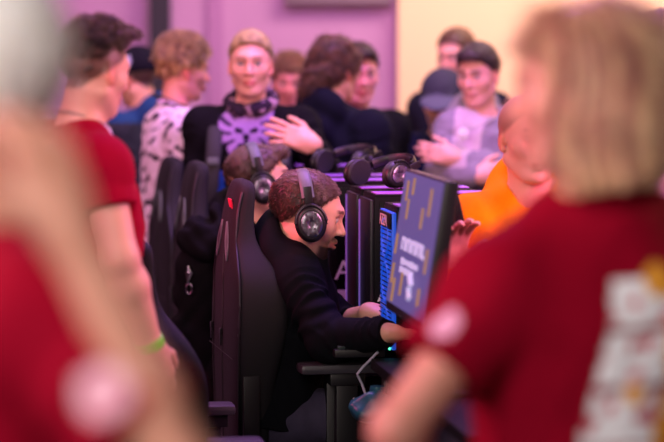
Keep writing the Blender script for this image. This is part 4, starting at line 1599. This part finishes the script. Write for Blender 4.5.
pd = L(463, 134, 9.27)
b = MB(); b.lathe([(.02, -.004), (.023, -.002), (.023, .002), (.02, .004)], pd, P.dirl((0, -1, 0)), 24)
pend = b.build('pendant', mat('pale_pendant', srgb(236, 226, 232), rough=.4, vary=.05), P.root)
b = MB()
for y in (-1, 1):
    b.tube([pd + [0, 0, .02], pd * .6 + (P.J['neck'] + [.06, y * .06, -.01]) * .4 + [.012, 0, 0], P.J['neck'] + [.05, y * .075, -.005]], .0035, 6)
b.build('cord', mat('pendant_cord', srgb(200, 180, 192), rough=.7, vary=.05), pend)

# ---- orange hoodie --------------------------------------------------------------------
P = Person((.74, 6.66), -98, 'person with shaved head in a bright orange hoodie leaning toward the desks')
L = P.loc
P.k = 1.0
P.set(head=L(529, 140, 6.55), neck=L(532, 192, 6.6), chest=L(552, 282, 6.62), pelvis=np.array([0, .03, .93]))
P.set(shr=L(470, 224, 6.6), shl=L(600, 222, 6.6), elr=L(474, 322, 6.62), wrr=L(447, 264, 6.50), ell=L(625, 330, 6.5), wrl=L(600, 420, 6.4))
P.headpose(26, 6, 0, 1.0)
P.hand('r', P.dirl((.25, -.3, .9)), P.dirl((-.3, 1, .1)), curl=.4).hand('l', P.dirl((-.5, -.5, -.4)), P.dirl((0, 0, 1)))
P.body(.0055, dict(skin=srgb(232, 160, 140), hair=srgb(110, 70, 58), buzz=.65, nk=.056))
P.top('hoodie', .006, .02, 'long', .08, True, srgb(255, 150, 8), seed=121, slv=.006, fold=.006, nk=.062)
P.legs(.014)
ph = empty('phone', W(452, 214, 6.50), math.radians(-98), 'small dark phone held by the person in orange beside the purple screen', 'phone')
b = MB(); b.box((0, 0, 0), (.005, .028, .05), rotx(.25), bev=.004); b.build('phone_body', BLACKP, ph)
b = MB(); b.box((.006, .012, .03), (.002, .01, .014), rotx(.25), bev=.002); b.build('camera_bump', PADM, ph)

# ---- person at right edge ----------------------------------------------------------------
P = place(667, 60, 7.4, 175, 'person with short greying curls at the right edge behind the blonde woman')
P.headpose(0, 6)
P.body(.007, dict(skin=srgb(224, 158, 148), hair=srgb(84, 66, 62), buzz=.5))
P.top('shirt', .008, .02, 'long', .08, False, srgb(226, 190, 208), seed=131); P.legs(.014)
P.hairdo('curly', srgb(140, 118, 104), h=.005, top=.02, side=.006, n=2200, col2=srgb(62, 46, 44), seed=28)

# ------------------------------------------------------------------ clutter below the armrest
bg = empty('plastic_bag', W(370, 406, 6.74), 0, 'crumpled teal plastic bag hanging at the desk corner beside the armrest post', 'bag')
F = Field(.007)
F.ell((0, 0, -.01), (.06, .05, .04), None, 0); F.ell((.02, 0, .02), (.03, .03, .02), None, .02); F.noise(.012, 40, 3); F.noise(.007, 85, 9)
V, Q = F.mesh()
mesh_obj('bag_film', V, Q, mat('teal_film', srgb(36, 92, 112), rough=.35, vary=.15), bg)
b = MB(); b.lathe([(.012, .035), (.022, .06), (.02, .075)], (.02, 0, -.02), (0, 0, 1), 14); b.build('bag_knot', mat('teal_film'), bg)
rg = random.Random(3)
b = MB()
pts = [W(x, y, 6.8 + .05 * rg.random()) for x, y in ((378, 352), (364, 366), (357, 374), (362, 384), (366, 396), (359, 402), (352, 398))]
fine = []
for i in range(len(pts) - 1):
    for t in np.linspace(0, 1, 6, endpoint=False): fine.append(pts[i] * (1 - t) + pts[i + 1] * t)
b.tube(fine, .0035, 8)
o = b.build('cable', mat('white_cable', srgb(190, 185, 205), rough=.5, vary=.05)); tag(o, 'thin pale cable dangling from the desk corner behind the armrest', 'cable')

# ------------------------------------------------------------------ lights
def area(name, loc, target, size, power, col, sy=None):
    l = bpy.data.lights.new(name, 'AREA')
    l.energy = power; l.color = col; l.size = size
    if sy: l.shape = 'RECTANGLE'; l.size_y = sy
    o = bpy.data.objects.new(name, l); COL.objects.link(o)
    o.location = loc
    o.rotation_euler = (Vector(target) - Vector(loc)).to_track_quat('-Z', 'Y').to_euler()
    return o


area('wall_wash_pink', (-.2, 9.2, 4.1), (-.1, 12.5, 1.5), 4.0, 32, (1, .58, .88), 1)
area('wall_wash_warm', (2.2, 10.4, 4.1), (2.4, 12.4, 1.8), 3.0, 215, (1, .78, .66), 1)
area('aisle_front', (-1.6, -1.6, 3.0), (0.0, 3.6, 1.3), 2.5, 205, (1, .84, .76))
area('pale_hair_fill', (-1.1, 1.3, 3.4), (-.4, 2.7, 1.6), .6, 34, (1, .93, .88))  # added unseen fill that brightens the pale hair at left
area('side_pink', (-2.8, 3.4, 2.8), (.2, 3.6, 1.3), 1.2, 120, (1, .44, .60))
area('overhead_violet', (.6, 7.9, 3.9), (.2, 7.8, 1.2), 1.4, 140, (.50, .17, 1))
area('overhead_magenta', (-1.2, 8.4, 4.2), (-.6, 9.2, 1.3), 2.5, 84, (1, .60, .74))
area('stage_red', (-2.6, 7.0, 2.6), (-.1, 7.2, 1.2), .8, 30, (1, .10, .28))
area('screen_spill', (1.5, 6.0, 1.9), (-.1, 7.2, 1.2), .8, 48, (1, .28, .62))
area('warm_right', (2.6, 5.6, 3.6), (.6, 7.0, 1.2), 1.5, 60, (1, .76, .48))

sl = bpy.data.lights.new('red_spot', 'SPOT')
sl.energy = 480; sl.color = (1, .06, .18); sl.spot_size = math.radians(15); sl.spot_blend = .6; sl.shadow_soft_size = .15
so = bpy.data.objects.new('red_spot', sl); COL.objects.link(so)
so.location = (-2.6, 6.2, 2.9)
so.rotation_euler = (Vector((-.14, 7.25, 1.24)) - Vector(so.location)).to_track_quat('-Z', 'Y').to_euler()

wd = bpy.data.worlds.new('hall_air')
S.world = wd
wd.use_nodes = True
wd.node_tree.nodes['Background'].inputs[0].default_value = (.62, .34, .55, 1)
wd.node_tree.nodes['Background'].inputs[1].default_value = .05

# ------------------------------------------------------------------ camera
cam = bpy.data.cameras.new('camera')
cam.lens = 36 * FPX / 664
cam.sensor_width = 36
cam.dof.use_dof = True
cam.dof.focus_distance = 7.1
cam.dof.aperture_fstop = 1.8
cam.dof.aperture_blades = 9
co = bpy.data.objects.new('camera', cam)
COL.objects.link(co)
co.location = (0, 0, CAMZ)
co.rotation_euler = (math.pi / 2 - PITCH, 0, 0)
S.camera = co
S.view_settings.view_transform = 'Standard'
S.view_settings.look = 'None'
S.view_settings.gamma = 1
S.view_settings.use_curve_mapping = False
S.view_settings.exposure = 0.0
S.cycles.use_denoising = True
